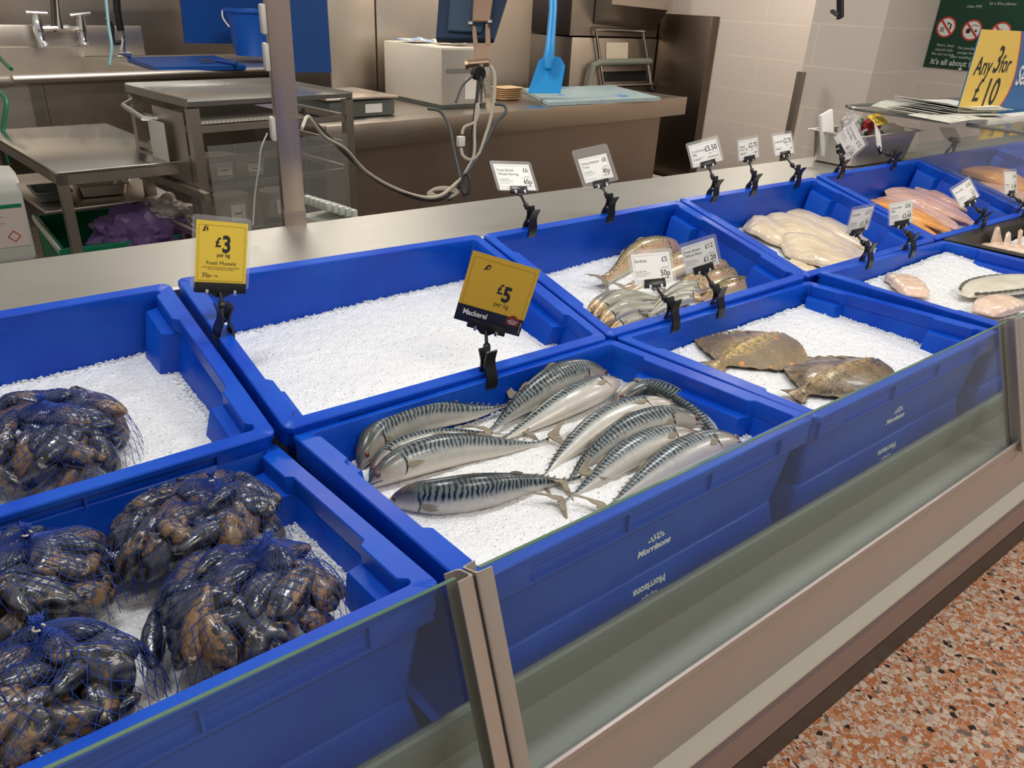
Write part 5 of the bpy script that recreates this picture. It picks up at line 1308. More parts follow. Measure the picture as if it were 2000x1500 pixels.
# --- shovel, ice bin
m_shov = mat('bright_blue_plastic', (.01, .26, .66), .35)
ds = 5.0
sh = empty('shovel', 'bright blue plastic shovel standing upright beside the ice bin', 'shovel', Matrix.Translation(PD(1070, 170, ds))); so = -PD(1070, 170, ds)
bm = bmesh.new(); tube(bm, [PD(u, v, ds) + so for u, v in ((1081, -60), (1080, 20), (1075, 85), (1072, 112), (1070, 135))], [.026, .026, .03, .036, .02], 12); obj('handle', bm, m_shov, sh)
bm = bmesh.new(); out = [(1063, 110), (1052, 118), (1030, 182), (1095, 182), (1104, 128), (1095, 112), (1080, 108)]
a = [bm.verts.new(PD(u, v, ds) + so) for u, v in out]; f_ = bm.faces.new(a)
bmesh.ops.inset_region(bm, faces=[f_], thickness=.022); 
for v_ in f_.verts: v_.co += Vector(ray(1070, 150)).normalized() * .035
bmesh.ops.solidify(bm, geom=bm.faces[:], thickness=.006)
obj('blade', bm, m_shov, sh, 30)
bn0 = 4.97
ib = empty('ice_machine', 'stainless steel ice machine with a slanted hatch and bin below', 'ice machine', Matrix.Translation((5.0, 5.0, 0)))
io = Vector((-5.0, -5.0, 0)); X0, X1 = PY(1118, 73, bn0).x, 5.49
def ipart(name, m, fn, label=None):
    bm = bmesh.new(); fn(bm); bmesh.ops.translate(bm, vec=io, verts=bm.verts); o = obj(name, bm, m, ib)
    if label: o['label'] = label
m_ibs = steel('ice_machine_steel', (.42, .37, .32), .38, (60, 60, 3), .10)
zt = PY(1200, 73, bn0).z
ipart('lower_bin', m_ibs, lambda b: box(b, X0, X1, bn0, 5.7, .0, zt - .006, bev=.004))
ipart('upper_cabinet', m_ibs, lambda b: box(b, X0 - .02, X1, bn0 + .01, 5.7, zt + .006, 2.1, bev=.004))
def hatch(b):
    q = [PY(1160, 47, bn0), PY(1278, 60, bn0), PY(1304, 20, bn0 - .25), PY(1195, 8, bn0 - .25)]
    z1 = 1.7; a_ = [b.verts.new(p) for p in q]; t_ = [b.verts.new((p.x, p.y + .0, z1)) for p in q]
    b.faces.new(a_); b.faces.new(t_[::-1])
    for i in range(4): j = (i + 1) % 4; b.faces.new((a_[i], a_[j], t_[j], t_[i]))
ipart('hatch', m_ibs, hatch)
def struts(b):
    for a_, c_ in (((1163, 55), (1180, 175)), ((1255, 60), (1274, 175)), ((1163, 58), (1258, 62)), ((1176, 168), (1275, 165))):
        tube(b, [PY(*a_, bn0 - .03), PY(*c_, bn0 - .03)], .013, 8)
ipart('stay_frame', m_chrome, struts)
def notice(b): quadbox(b, [PY(1184, 83, bn0 - .004), PY(1184, 117, bn0 - .004), PY(1226, 118, bn0 - .004), PY(1227, 83, bn0 - .004)], .002)
ipart('notice', mat('cream_notice', (.56, .49, .38), .5), notice, 'blank cream notice')
def bar_(b): tube(b, [PY(1150, 168, bn0 - .06), PY(1158, 128, bn0 - .06), PY(1172, 122, bn0 - .06), PY(1270, 120, bn0 - .06)], .028, 10)
ipart('grab_bar', mat('grey_green_tube', (.16, .17, .14), .5), bar_)
ipart('opening', m_black, lambda b: quadbox(b, [PY(1176, 140, bn0 - .002), PY(1176, 160, bn0 - .002), PY(1262, 158, bn0 - .002), PY(1262, 138, bn0 - .002)], .002))
# dark steel panel against the end wall
bm = bmesh.new(); box(bm, 5.50, 5.597, 4.41, 5.10, .02, 1.462, bev=.004); tag(obj('dark_cabinet', bm, steel('dark_cladding', (.17, .135, .11), .36, (60, 60, 3), .08)), 'dark stainless cabinet side standing against the white block wall', 'cabinet')
bm = bmesh.new(); tube(bm, [(5.42, 3.6, .11), (5.42, 4.95, .11)], .035, 16); tag(obj('floor_pipe', bm, mat('white_pipe', (.66, .6, .5), .4)), 'white pipe running low along the end wall', 'pipe')
bm = bmesh.new(); box(bm, -.02, .02, -.02, .02, 0, PX(1565, 140, 4.45).z); o = obj('corner_guard', bm, steel('guard_steel', (.36, .31, .27), .4)); q = PX(1562, 160, 4.45); o.location = (q.x, q.y, 0); tag(o, 'narrow upright steel bar standing in front of the block column', 'post')
bm = bmesh.new(); P_ = []
for k in range(150):
    t = k * .62; s = k / 149; P_.append(PD(1641 + 6 * s * 0 - 0 * s + 5 * math.cos(t), -30 + 66 * s + 3.2 * math.sin(t), 3.3) + Vector((0, .01 * math.sin(t), 0)))
for k in range(60):
    t = k * .62; s = k / 59; P_.append(PD(1638 - 12 * s + 4 * math.cos(t), 30 - 8 * s + 3 * math.sin(t), 3.3))
tube(bm, P_, .0035, 5); tag(obj('coiled_cord', bm, m_cb, None, 80), 'black coiled cord hanging in front of the block column', 'cord')
# ------------------------------------------------------------------ left side of the prep area
# steel post on the rear shelf edge
pb = PZ(578, 437, 1.0535); post_m = steel('post_steel', (.46, .37, .31), .34, (80, 80, 3), .08)
po = empty('steel_post', 'tall square stainless steel post rising from the back edge of the shelf', 'post', Matrix.Translation((pb.x, pb.y + .0, 1.02)) @ Matrix.Rotation(R(-14), 4, 'Z'))
kpart('shaft', po, post_m, lambda b: box(b, -.024, .020, -.012, .028, -.0, 1.4, bev=.002))
kpart('sleeve', po, post_m, lambda b: box(b, -.0245, .0205, -.0125, .0285, .0, .065, bev=.001))
m_sock = mat('white_socket', (.58, .54, .48), .35)
for k, (z0_, z1_) in enumerate(((.400, .452), (.335, .385), (.205, .250))):
    o = kpart('socket', po, m_sock, lambda b: box(b, -.034, -.024, -.010, .024, z0_, z1_, bev=.003))
cable([(522, 260), (510, 290), (505, 330), (498, 380), (494, 440)], .0035, mat('grey_white_cable', (.42, .42, .38), .4), 'pale grey cable hanging from the sockets on the steel post', [1.42, 1.42, 1.44, 1.47, 1.50])
# sink unit
sA = PZ(30, 150, .95); sB = PZ(645, 130, .95); dS = (sB - sA).normalized(); mS = KM((sA.x, sA.y, 0), dS); LS = (sB - sA).length
sink = empty('sink_unit', 'wide stainless steel sink unit with drainer and upstand at the far left', 'sink', mS)
m_ssink = steel('sink_steel', (.74, .69, .62), .38, (3, 60, 60), .08)
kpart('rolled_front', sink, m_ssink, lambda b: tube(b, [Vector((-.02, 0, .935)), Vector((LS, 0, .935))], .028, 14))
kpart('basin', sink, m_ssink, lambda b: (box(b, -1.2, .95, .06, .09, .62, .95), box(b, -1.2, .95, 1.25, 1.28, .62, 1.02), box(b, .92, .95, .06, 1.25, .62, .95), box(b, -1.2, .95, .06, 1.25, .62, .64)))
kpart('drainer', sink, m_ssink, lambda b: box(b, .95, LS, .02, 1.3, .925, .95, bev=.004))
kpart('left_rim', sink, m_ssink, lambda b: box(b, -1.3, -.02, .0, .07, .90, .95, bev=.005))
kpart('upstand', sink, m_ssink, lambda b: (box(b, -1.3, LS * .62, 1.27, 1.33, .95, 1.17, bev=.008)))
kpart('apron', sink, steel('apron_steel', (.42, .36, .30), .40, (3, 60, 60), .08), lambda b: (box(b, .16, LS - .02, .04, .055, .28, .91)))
for x in (.08, .16, LS - .1):
    kpart('leg', sink, m_steel, lambda b: box(b, x, x + .07, .05, .12, 0, .91))
def SP(u, v, y):   # point on sink-local plane y
    n_ = mS.col[1].xyz; return PP(u, v, mS.translation + n_ * y, n_)
ty = 1.18
tp = empty('mixer_tap', 'chrome bridge mixer tap with two cross handles over the sink', 'tap', Matrix.Translation(SP(117, 88, ty))); to_ = -SP(117, 88, ty)
def tpart(name, m, pts, r, n_=10, y=ty):
    bm = bmesh.new(); tube(bm, [SP(u, v, y) + to_ for u, v in pts], r, n_); return obj(name, bm, m, tp)
tpart('left_leg', m_chrome, [(86, 88), (80, 80), (76, 60), (72, 40), (71, 28)], [.045, .030, .036, .030, .022])
tpart('right_leg', m_chrome, [(164, 86), (163, 74), (160, 60), (158, 42), (157, 30)], [.045, .030, .036, .030, .022])
tpart('bridge', m_chrome, [(78, 55), (160, 54)], .022)
tpart('spout', m_chrome, [(117, 56), (114, 30), (112, 5), (108, -40)], [.030, .020, .016, .016])
tpart('cross_handle', m_chrome, [(50, 24), (92, 26)], .013); tpart('cross_handle', m_chrome, [(136, 30), (176, 26)], .013)
tpart('riser_bracket', m_darksteel, [(106, 62), (104, 20), (100, -30)], .016)
sg = empty('spray_gun', 'chrome and black spray head hanging on a hose over the sink', 'spray gun', Matrix.Translation(SP(240, 105, .75))); so_ = -SP(240, 105, .75)
def gpart(name, m, pts, r, n_=10):
    bm = bmesh.new(); tube(bm, spline([SP(u, v, .75) + so_ for u, v in pts], 14) if len(pts) > 2 else [SP(u, v, .75) + so_ for u, v in pts], r, n_); return obj(name, bm, m, sg, 60)
gpart('hose', m_black, [(226, -30), (229, 20), (236, 60)], .026)
gpart('body', m_chrome, [(236, 60), (240, 75), (239, 92), (241, 105)], .022)
gpart('spray_head', m_chrome, [(228, 106), (254, 106)], .024)
gpart('trigger', m_black, [(206, 36), (218, 50), (219, 70), (222, 84), (236, 82)], .016)
cable([(206, -10), (212, 50), (218, 90), (214, 128)], .010, mat('pale_blue_hose', (.22, .42, .48), .4), 'pale blue hose hanging beside the spray gun', [4.9] * 4, 'hose')
# boards, knife, bucket on the drainer
zS = .951
bm = bmesh.new(); quadbox(bm, [PZ(248, 112, zS + .03), PZ(305, 131, zS + .03), PZ(480, 128, zS + .03), PZ(418, 108, zS + .03)], .028); tag(obj('cutting_board', bm, m_bboard), 'dark blue cutting board lying on the sink drainer', 'cutting board')
kn = empty('knife', 'knife with a blue handle lying on the dark blue board', 'knife', Matrix.Translation(PZ(440, 121, zS + .045))); ko = -PZ(440, 121, zS + .045)
bm = bmesh.new(); tube(bm, [PZ(420, 118, zS + .045) + ko, PZ(462, 125, zS + .045) + ko], [.010, .013], 8); obj('handle', bm, m_bboard, kn)
bm = bmesh.new(); quadbox(bm, [PZ(388, 113, zS + .04) + ko, PZ(392, 121, zS + .04) + ko, PZ(421, 121, zS + .04) + ko, PZ(421, 116, zS + .04) + ko], .004); obj('blade', bm, m_chrome, kn)
def upright(name, px, yloc, th, m, lab, cat):
    bm = bmesh.new(); quadbox(bm, [SP(u, v, yloc) for u, v in px], -th); return tag(obj(name, bm, m), lab, cat)
upright('cutting_board', [(346, -40), (360, 84), (520, 86), (515, -40)], 1.10, .03, m_bboard, 'large blue cutting board standing upright against the wall', 'cutting board')
bm = bmesh.new(); quadbox(bm, [PY(u, v, 4.62) for u, v in ((560, -60), (567, 140), (642, 140), (628, -60))], -.04)
tag(obj('board_panel', bm, mat('deep_blue_panel', (.006, .06, .25), .4)), 'tall blue panel right of the steel post', 'panel')
bk = empty('bucket', 'blue plastic bucket with a white handle behind the steel post', 'bucket', Matrix.Translation(SP(500, 108, .55)) )
bo = SP(500, 108, .55); bs = (SP(545, 20, .55) - SP(448, 20, .55)).length / 2
hB = (SP(492, 18, .55) - SP(500, 108, .55)).length
bm = bmesh.new(); lathe(bm, [(bs * .70, 0), (bs * .98, hB * .93), (bs * 1.04, hB * .94), (bs * 1.04, hB), (bs * .97, hB), (bs * .68, .01)], 32); obj('pail', bm, mat('blue_bucket_plastic', (.008, .10, .50), .35), bk)
bm = bmesh.new(); tube(bm, spline([Vector((-bs * 1.04, 0, hB * .95)), Vector((-bs * 1.1, -.04, hB * .8)), Vector((-bs * .98, -.08, hB * .62))], 10), .006, 6); obj('handle', bm, m_card, bk)

# small steel table
zt_ = .85; TP = [PZ(17, 252, zt_), PZ(110, 337, zt_), PZ(386, 311, zt_), PZ(255, 238, zt_)]
tb0 = TP[1]; tdx = (TP[2] - TP[1]); tW = tdx.length; tdx.normalize(); tD = (TP[0] - TP[1]).length; tM = KM((tb0.x, tb0.y, 0), tdx)
tbl = empty('steel_table', 'small stainless steel table with a lower shelf, nearest the left edge', 'table', tM)
kpart('tabletop', tbl, steel('tabletop_steel', (.56, .56, .53), .22, (3, 60, 60), .08), lambda b: box(b, 0, tW, 0, tD, zt_ - .012, zt_, bev=.003))
kpart('top_frame', tbl, m_steel, lambda b: (box(b, 0, tW, 0, .02, zt_ - .05, zt_ - .0125), box(b, 0, .02, 0, tD, zt_ - .05, zt_ - .0125), box(b, tW - .02, tW, 0, tD, zt_ - .05, zt_ - .0125), box(b, 0, tW, tD - .02, tD, zt_ - .05, zt_ - .0125)))
for x, y in ((0, 0), (tW - .035, 0), (0, tD - .035), (tW - .035, tD - .035)): kpart('leg', tbl, m_steel, lambda b: box(b, x, x + .035, y, y + .035, 0, zt_ - .012))
kpart('lower_shelf', tbl, m_steel, lambda b: box(b, .0, tW, .30, tD, .625, .64, bev=.004))
def pan(w_, d_, h_, loc, mt, lab, cat='pan', rot=0, name='steel_pan'):
    o = obj(name, tray_mesh(w_, d_, h_, .012, r0=.02, slope=.006), mt, None, 40); o.matrix_world = Matrix.Translation(loc) @ Matrix.Rotation(rot, 4, 'Z'); return tag(o, lab, cat)
pan(.15, .2, .045, tM @ Vector((.02, .62, .686)), mat('grey_pan', (.12, .13, .13), .4), 'shallow grey pan at the left of the table lower shelf', name='grey_pan')
pan(.22, .22, .055, tM @ Vector((.185, .64, .696)), m_ssink, 'steel pan in the middle of the table lower shelf')
pan(.20, .24, .04, tM @ Vector((.30, .86, .681)), m_ssink, 'steel pan holding black clips, at the back of the table lower shelf')
bm = bmesh.new(); r_ = random.Random(4)
for k in range(16):
    q = Vector((r_.uniform(-.06, .06), r_.uniform(-.05, .05), r_.uniform(0, .02))); d_ = Vector((r_.uniform(-1, 1), r_.uniform(-1, 1), r_.uniform(-.2, .4))).normalized() * .022
    tube(bm, [q - d_, q + d_], .006, 6)
o = obj('loose_clips', bm, m_black); o.location = tM @ Vector((.40, .76, .662)); tag(o, 'jumble of black clips in the steel pan on the table lower shelf', 'clips', kind='stuff')

# trolley
zr = 1.10; RP = [PZ(290, 160, zr), PZ(366, 197, zr), PZ(686, 180, zr), PZ(592, 152, zr)]
rdx = RP[2] - RP[1]; rW = rdx.length; rdx.normalize(); rD = .55; rM = KM((RP[1].x, RP[1].y, 0), rdx)
tr = empty('rack_trolley', 'stainless steel rack trolley with trays and tubs behind clear film', 'trolley', rM)
kpart('top', tr, bpy.data.materials['tabletop_steel'], lambda b: (box(b, 0, rW, 0, rD, zr - .022, zr - .012, bev=.002), box(b, -.005, 0, 0, rD, zr - .024, zr + .006), box(b, 0, rW, rD, rD + .006, zr - .03, zr + .012), box(b, rW, rW + .005, 0, rD, zr - .03, zr + .002), box(b, -.005, rW, -.006, 0, zr - .022, zr - .004)))
for x, y in ((0, .0), (rW - .035, 0), (0, rD - .04), (rW - .04, rD - .04)): kpart('upright', tr, m_steel, lambda b: box(b, x, x + .042, y, y + .035, 0, zr - .03))
for z_ in (.99, .87, .76, .56, .38):
    kpart('tray_runner', tr, m_steel, lambda b: (box(b, .04, rW - .04, .0, .02, z_ - .012, z_ + .012), box(b, .0, .02, .04, rD - .04, z_ - .012, z_ + .012), box(b, rW - .02, rW, .04, rD - .04, z_ - .012, z_ + .012)))
kpart('side_panel', tr, m_steel, lambda b: box(b, -.002, .0, .05, .32,   .76, 1.05))
kpart('push_handle', tr, m_chrome, lambda b: tube(b, [Vector((-.0, rD * .9, 1.05)), Vector((-.05, rD * .88, 1.03)), Vector((-.05, rD * .55, 1.0)), Vector((0, rD * .52, 1.0))], .011, 8))
kpart('side_rail', tr, m_steel, lambda b: box(b, -.03, -.005, -.1, .55, .74, .77))
kpart('clear_film', tr, m_film, lambda b: [quadbox(b, [Vector((.05 + k * .11, -.012 - .006 * (k % 2), .50)), Vector((.165 + k * .11, -.012 - .006 * ((k + 1) % 2), .50)), Vector((.165 + k * .11, -.012 - .006 * ((k + 1) % 2), .93)), Vector((.05 + k * .11, -.012 - .006 * (k % 2), .93))], .001) for k in range(6)])
def inrack(x, y, z): return rM @ Vector((x, y, z))
m_paper = mat('paper_stack', (.62, .58, .50), .6); n = N(m_paper); v = n.coord(); wv = n.new('ShaderNodeTexWave'); wv.inputs['Scale'].default_value = 18; n.l(v, wv.inputs[0]); n.col(n.mix(n.ramp(wv.outputs['Fac'], [(.3, G(0)), (.6, G(.5))]), (.62, .58, .50), (.30, .26, .22)))
bm = bmesh.new(); box(bm, .06, .50, .04, .40, 1.004, 1.015); o = obj('paper_sheets', bm, m_paper); o.matrix_world = rM; tag(o, 'striped paper sheets on the top runner of the trolley', 'paper')
for k, (x, z, hh_) in enumerate(((.16, .774, .09), (.30, .774, .07), (.20, .574, .12), (.42, .574, .11))):
    bm = bmesh.new(); lathe(bm, [(.062, 0), (.07, hh_ * .9), (.075, hh_ * .9), (.075, hh_), (.02, hh_)], 24); lab = ['white lidded tub upper left inside the trolley', 'second white tub on the upper runner inside the trolley', 'white lidded tub lower left inside the trolley', 'white tub at the lower middle of the trolley'][k]
    o = empty('food_tub', lab, 'tub', Matrix.Translation(inrack(x, .14, z))); obj('tub', bm, mat('cream_tub', (.50, .42, .33), .4) if k == 0 else bpy.data.materials['cream_tub'], o)
    kpart('paper_label', o, m_card, lambda b: box(b, -.03, .03, -.0775, -.0745, .02, hh_ * .75)); 
    kpart('label_text', o, m_ink, lambda b: box(b, -.015, .015, -.0785, -.0776, hh_ * .42, hh_ * .47))
bm = bmesh.new(); box(bm, -.014, -.006, .12, .26, .83, 1.0, bev=.004); o = obj('wall_dispenser', bm, m_sock); o.matrix_world = rM @ Matrix.Translation((-.02, .05, .0)); tag(o, 'white plastic holder fixed on the left side of the trolley', 'holder')
bm = bmesh.new()
for i in range(5):
    for j in range(5): box(bm, i * .026, i * .026 + .022, j * .03, j * .03 + .026, .02 + .02 * (4 - i) * .5, .05 + .02 * (4 - i) * .5, bev=.004)
box(bm, -.01, .14, -.01, .16, 0, .02)
o = obj('bottle_lid_rack', bm, mat('translucent_white', (.55, .58, .52), .3)); o.matrix_world = KM(PD(640, 420, 2.6) - Vector((0, 0, .05)), rdx) ; tag(o, 'translucent white ribbed container low behind the steel post', 'container')
# green crate with bags
gp = PY(66, 419, 4.10); gM = KM((gp.x, gp.y - .62, gp.z - .26), (1, .0, 0)); m_green = mat('green_plastic', (.005, .16, .075), .4)
gc = empty('green_crate', 'green plastic crate full of crumpled purple and white bags', 'crate', gM)
gw, gd, gh = .46, .60, .26
kpart('walls', gc, m_green, lambda b: (box(b, 0, gw, 0, .012, 0, gh), box(b, 0, gw, gd - .012, gd, 0, gh), box(b, 0, .012, 0, gd, 0, gh), box(b, gw - .012, gw, 0, gd, 0, gh), box(b, 0, gw, 0, gd, 0, .012)))
kpart('rim', gc, mat('pale_rim_tape', (.55, .55, .46), .5), lambda b: (box(b, -.012, .0, -.01, gd, gh - .025, gh + .004, bev=.003)))
kpart('top_lip', gc, m_green, lambda b: (box(b, -.0, gw, gd, gd + .015, gh - .03, gh + .002, bev=.003), box(b, -.01, gw, -.015, 0, gh - .03, gh + .002, bev=.003)))
def crumple(name, c_, rad, m, lab, seed, sq=(1, 1, .7)):
    bm = bmesh.new(); bmesh.ops.create_icosphere(bm, subdivisions=4, radius=1)
    for v_ in bm.verts:
        p = v_.co.copy(); f_ = 1 + .38 * noise.noise(p * 2.1 + Vector((seed, 0, 0))) + .30 * abs(noise.noise(p * 4.5 + Vector((0, seed, 0)))) + .08 * noise.noise(p * 11)
        v_.co = Vector((p.x * rad * sq[0], p.y * rad * sq[1], p.z * rad * sq[2])) * f_
    o = obj(name, bm, m, None, 25); o.location = c_; return tag(o, lab, 'bag')
m_purple = mat('purple_bag', (.13, .075, .20), .4, alpha=1); m_wbag = mat('translucent_white_bag', (.42, .38, .36), .35)
crumple('plastic_bag', PY(272, 462, 3.58), .165, m_purple, 'crumpled purple plastic bag lying in the green crate', 3, (1.1, .8, .75))
crumple('plastic_bag', PY(322, 418, 3.60), .11, m_wbag, 'crumpled translucent white bag on top of the purple one', 8, (1.0, .7, .65))
crumple('plastic_bag', PY(362, 462, 3.84), .10, mat('brown_bag', (.05, .03, .02), .5), 'dark brown crumpled bag at the right end of the green crate', 5)
bm = bmesh.new(); quadbox(bm, [PY(222, 400, 3.70), PY(250, 434, 3.66), PY(318, 414, 3.66), PY(320, 388, 3.70)], .002); tag(obj('yellow_sheet', bm, mat('orange_yellow_paper', (.72, .40, .04), .5)), 'plain yellow sheet sticking up from the green crate', 'sheet')
# jerrycan
jp = PY(-46, 500, 3.30); jM = KM((jp.x, jp.y, jp.z - .04), (1, .0, 0)) @ Matrix.Scale(1.12, 4); m_jerry = mat('jerrycan_white', (.50, .50, .46), .35)
jc = empty('jerrycan', 'translucent white jerrycan with a blue cap and a hazard label at the left edge', 'jerrycan', jM)
bm = bmesh.new(); W_ = .17
def jl(z, ins): return [bm.verts.new((x, y, z)) for x, y in ((ins, ins), (W_ - ins, ins), (W_, ins + .02), (W_, .2), (W_ - ins, .22), (ins, .22), (0, .2), (0, ins + .02))]
ls = [jl(0, .01), jl(.015, .004), jl(.22, .004), jl(.25, .012), jl(.275, .045)]
for a, b in zip(ls, ls[1:]):
    for k in range(8): bm.faces.new((a[k], a[(k + 1) % 8], b[(k + 1) % 8], b[k]))
bm.faces.new(ls[0][::-1]); bm.faces.new(ls[-1]); obj('body', bm, m_jerry, jc, 45)
kpart('cap', jc, mat('blue_cap', (.01, .06, .35), .4), lambda b: lathe(b, [(.030, .275), (.030, .305), (.022, .308)], 16, Matrix.Translation((.06, .1, 0))))
kpart('paper_label', jc, mat('pinkish_label', (.56, .47, .42), .5), lambda b: box(b, .015, .158, .0015, .0038, .05, .185))
kpart('green_stripe', jc, m_green, lambda b: box(b, .015, .158, .0005, .0015, .178, .19))
kpart('hazard_mark', jc, mat('red_mark', (.45, .04, .03), .5), lambda b: [tube(b, [Vector(p), Vector(q)], .0016, 4) for p, q in (((.10, .001, .085), (.118, .001, .103)), ((.118, .001, .103), (.136, .001, .085)), ((.136, .001, .085), (.118, .001, .067)), ((.118, .001, .067), (.10, .001, .085)))])
kpart('label_text', jc, m_greyink, lambda b: [box(b, .03, .03 + .05 * (1 + (k * 7 % 3) * .2), .0008, .0014, .165 - k * .007, .1665 - k * .007) for k in range(6)])
cable([(-10, 100), (6, 120), (22, 135)], .012, m_green, 'short green hose end at the left edge over the sink', [5.0, 4.9, 4.8], 'hose')
cable([(-5, 175), (12, 200), (6, 260), (20, 320)], .010, m_green, 'green hose hanging down at the left edge beside the steel table', [3.6, 3.5, 3.5, 3.5], 'hose')

# ------------------------------------------------------------------ right hand end: glass shelf, sign, pan
xs, zs = 2.75, 1.212
yb_, yf_ = 1.57, .30
m_edge = mat('smoky_glass_edge', (.16, .165, .15), .2, spec=.7)
gs = empty('glass_shelf', 'raised glass shelf with leaflets on it at the right end of the counter', 'glass shelf', Matrix.Translation((xs, yb_, zs)))
def gl(b, z):
    pts = [(.0, yf_ - yb_), (2.2, yf_ - yb_), (2.2, 0), (.10, 0), (.05, -.008), (.015, -.035), (.0, -.09)]
    b.faces.new([b.verts.new((x, y, z)) for x, y in pts])
kpart('glass_top', gs, m_glass, lambda b: gl(b, 0))
kpart('edge_rail', gs, m_edge, lambda b: tube(b, spline([Vector(p) for p in ((0, yf_ - yb_, 0), (0, -.6, 0), (0, -.3, 0), (0, -.09, 0), (.015, -.035, 0), (.05, -.008, 0), (.10, 0, 0), (.6, 0, 0), (2.2, 0, 0))], 70), .006, 8))
m_glass_end = clear('hazy_end_glass', (.86, .85, .83), haze=.16)
kpart('end_pane', gs, m_glass_end, lambda b: b.faces.new([b.verts.new(p) for p in ((.004, -.32, -.15), (.004, -.30, -.004), (.004, -1.27, -.004), (.004, -1.27, -.24), (.004, -.62, -.22))]), 'hazy vertical end pane')
# leaflets
m_leaf = mat('leaflet_print', (.5, .5, .45), .4); n = N(m_leaf); nz = n.noise(n.coord(), 22, 4, .7)
n.col(n.ramp(nz, [(.34, (.22, .32, .36)), (.44, (.55, .57, .50)), (.56, (.72, .69, .58)), (.7, (.40, .48, .48))]))
for k in range(9):
    bm = bmesh.new(); w_, d_ = .30, .21
    sheet(bm, [[(w_ * i / 12, d_ * j / 4, .0035 * k + .003 + (.028 + .004 * k) * max(0, .45 - i / 12) ** 1.5 * .8) for j in range(5)] for i in range(13)], .0014)
    q = PZ(1735, 225, zs); o = obj('leaflet', bm, m_leaf if k % 2 else m_card, None, 60)
    o.matrix_world = Matrix.Translation((q.x + .012 * k + .01 * math.sin(k * 2), q.y - .15 + .012 * math.cos(k * 3), zs + .007)) @ Matrix.Rotation(R(-14 + 4 * math.sin(k * 1.7)), 4, 'Z')
    tag(o, 'curled leaflet in the stack lying on the glass shelf', 'leaflet', 'stack of leaflets on the glass shelf')
for k, (u_, v_, a_, lab) in enumerate(((1850, 243, -20, 'open leaflet draped over the shelf edge beside the stack'), (1800, 222, 10, 'leaflet lying flat behind the stack at the foot of the yellow sign'))):
    bm = bmesh.new(); sheet(bm, [[(.26 * i / 8, .18 * j / 4, .012 * math.sin(math.pi * i / 8) + .003) for j in range(5)] for i in range(9)], .0014)
    q = PZ(u_, v_, zs); o = obj('leaflet', bm, m_leaf, None, 60); o.matrix_world = Matrix.Translation((q.x - .05, q.y - .03, zs + .008)) @ Matrix.Rotation(R(a_), 4, 'Z'); tag(o, lab, 'leaflet')
# big offer sign
yS = 1.20; s00 = PY(1866, 231, yS); s01 = PY(1912, 57, yS); s_top = PY(1990, 57, yS)
sM = basis(s00, (1, 0, 0), (0, 0, 1), (0, -1, 0)); hS = s01.z - s00.z; xo = s01.x - s00.x
sg_ = empty('offer_sign', 'large yellow, red and blue sign reading Any 3 for £10, Sea', 'sign', sM)
SW = .62; hS = max(hS, .15)
def spl(fn, name, m): bm = bmesh.new(); fn(bm); return obj(name, bm, m, sg_)
spl(lambda b: box(b, 0, SW, 0, hS, -.004, 0), 'board', mat('sign_blue', (.012, .13, .36), .4))
wtop = (PY(1984, 60, yS).x - s00.x); wbot = (PY(1929, 231, yS).x - s00.x)
curve = [((p - s00).x, min(max((p - s00).z, 0), hS)) for p in [PY(u, v, yS) for u, v in ((1931, 231), (1942, 220), (1951, 208), (1960, 195), (1968, 181), (1975, 165), (1981, 147), (1985, 128), (1988, 110), (1991, 92), (1993, 75), (1995, 57))]]
curve[0] = (curve[0][0], 0); curve[-1] = (curve[-1][0], hS)
spl(lambda b: extrude_outline(b, [(0, 0)] + curve + [(0, hS)], .0006), 'yellow_field', mat('sign_yellow', (.80, .55, .10), .4))
spl(lambda b: extrude_outline(b, curve + [(x + .010, y) for x, y in curve[::-1]], .0008), 'red_band', mat('sign_red', (.55, .03, .02), .4))
def stx(b):
    u_ = hS
    text_mesh(b, 'Any', u_ * .29, u_ * .12, u_ * .50, .0009, 'LEFT', .12, .98, None, .0002, .0012)
    text_mesh(b, '3', u_ * .44, u_ * .62, u_ * .52, .0009, 'LEFT', .15, .90, None, .0002, .0014)
    text_mesh(b, 'for', u_ * .29, u_ * .82, u_ * .52, .0009, 'LEFT', .12, .90, None, .0002, .0012)
    text_mesh(b, '£', u_ * .38, u_ * .28, u_ * .19, .0009, 'LEFT', .12, .98, None, .0002, .0008)
    text_mesh(b, '10', u_ * .46, u_ * .54, u_ * .13, .0009, 'LEFT', .12, .98, None, .0002, .0018)
spl(stx, 'black_lettering', m_ink)
spl(lambda b: text_mesh(b, 'Seafood', hS * .34, hS * 1.45, hS * .36, .0009, 'LEFT', .15, .8, None, .0002, .0012), 'white_lettering', m_card)
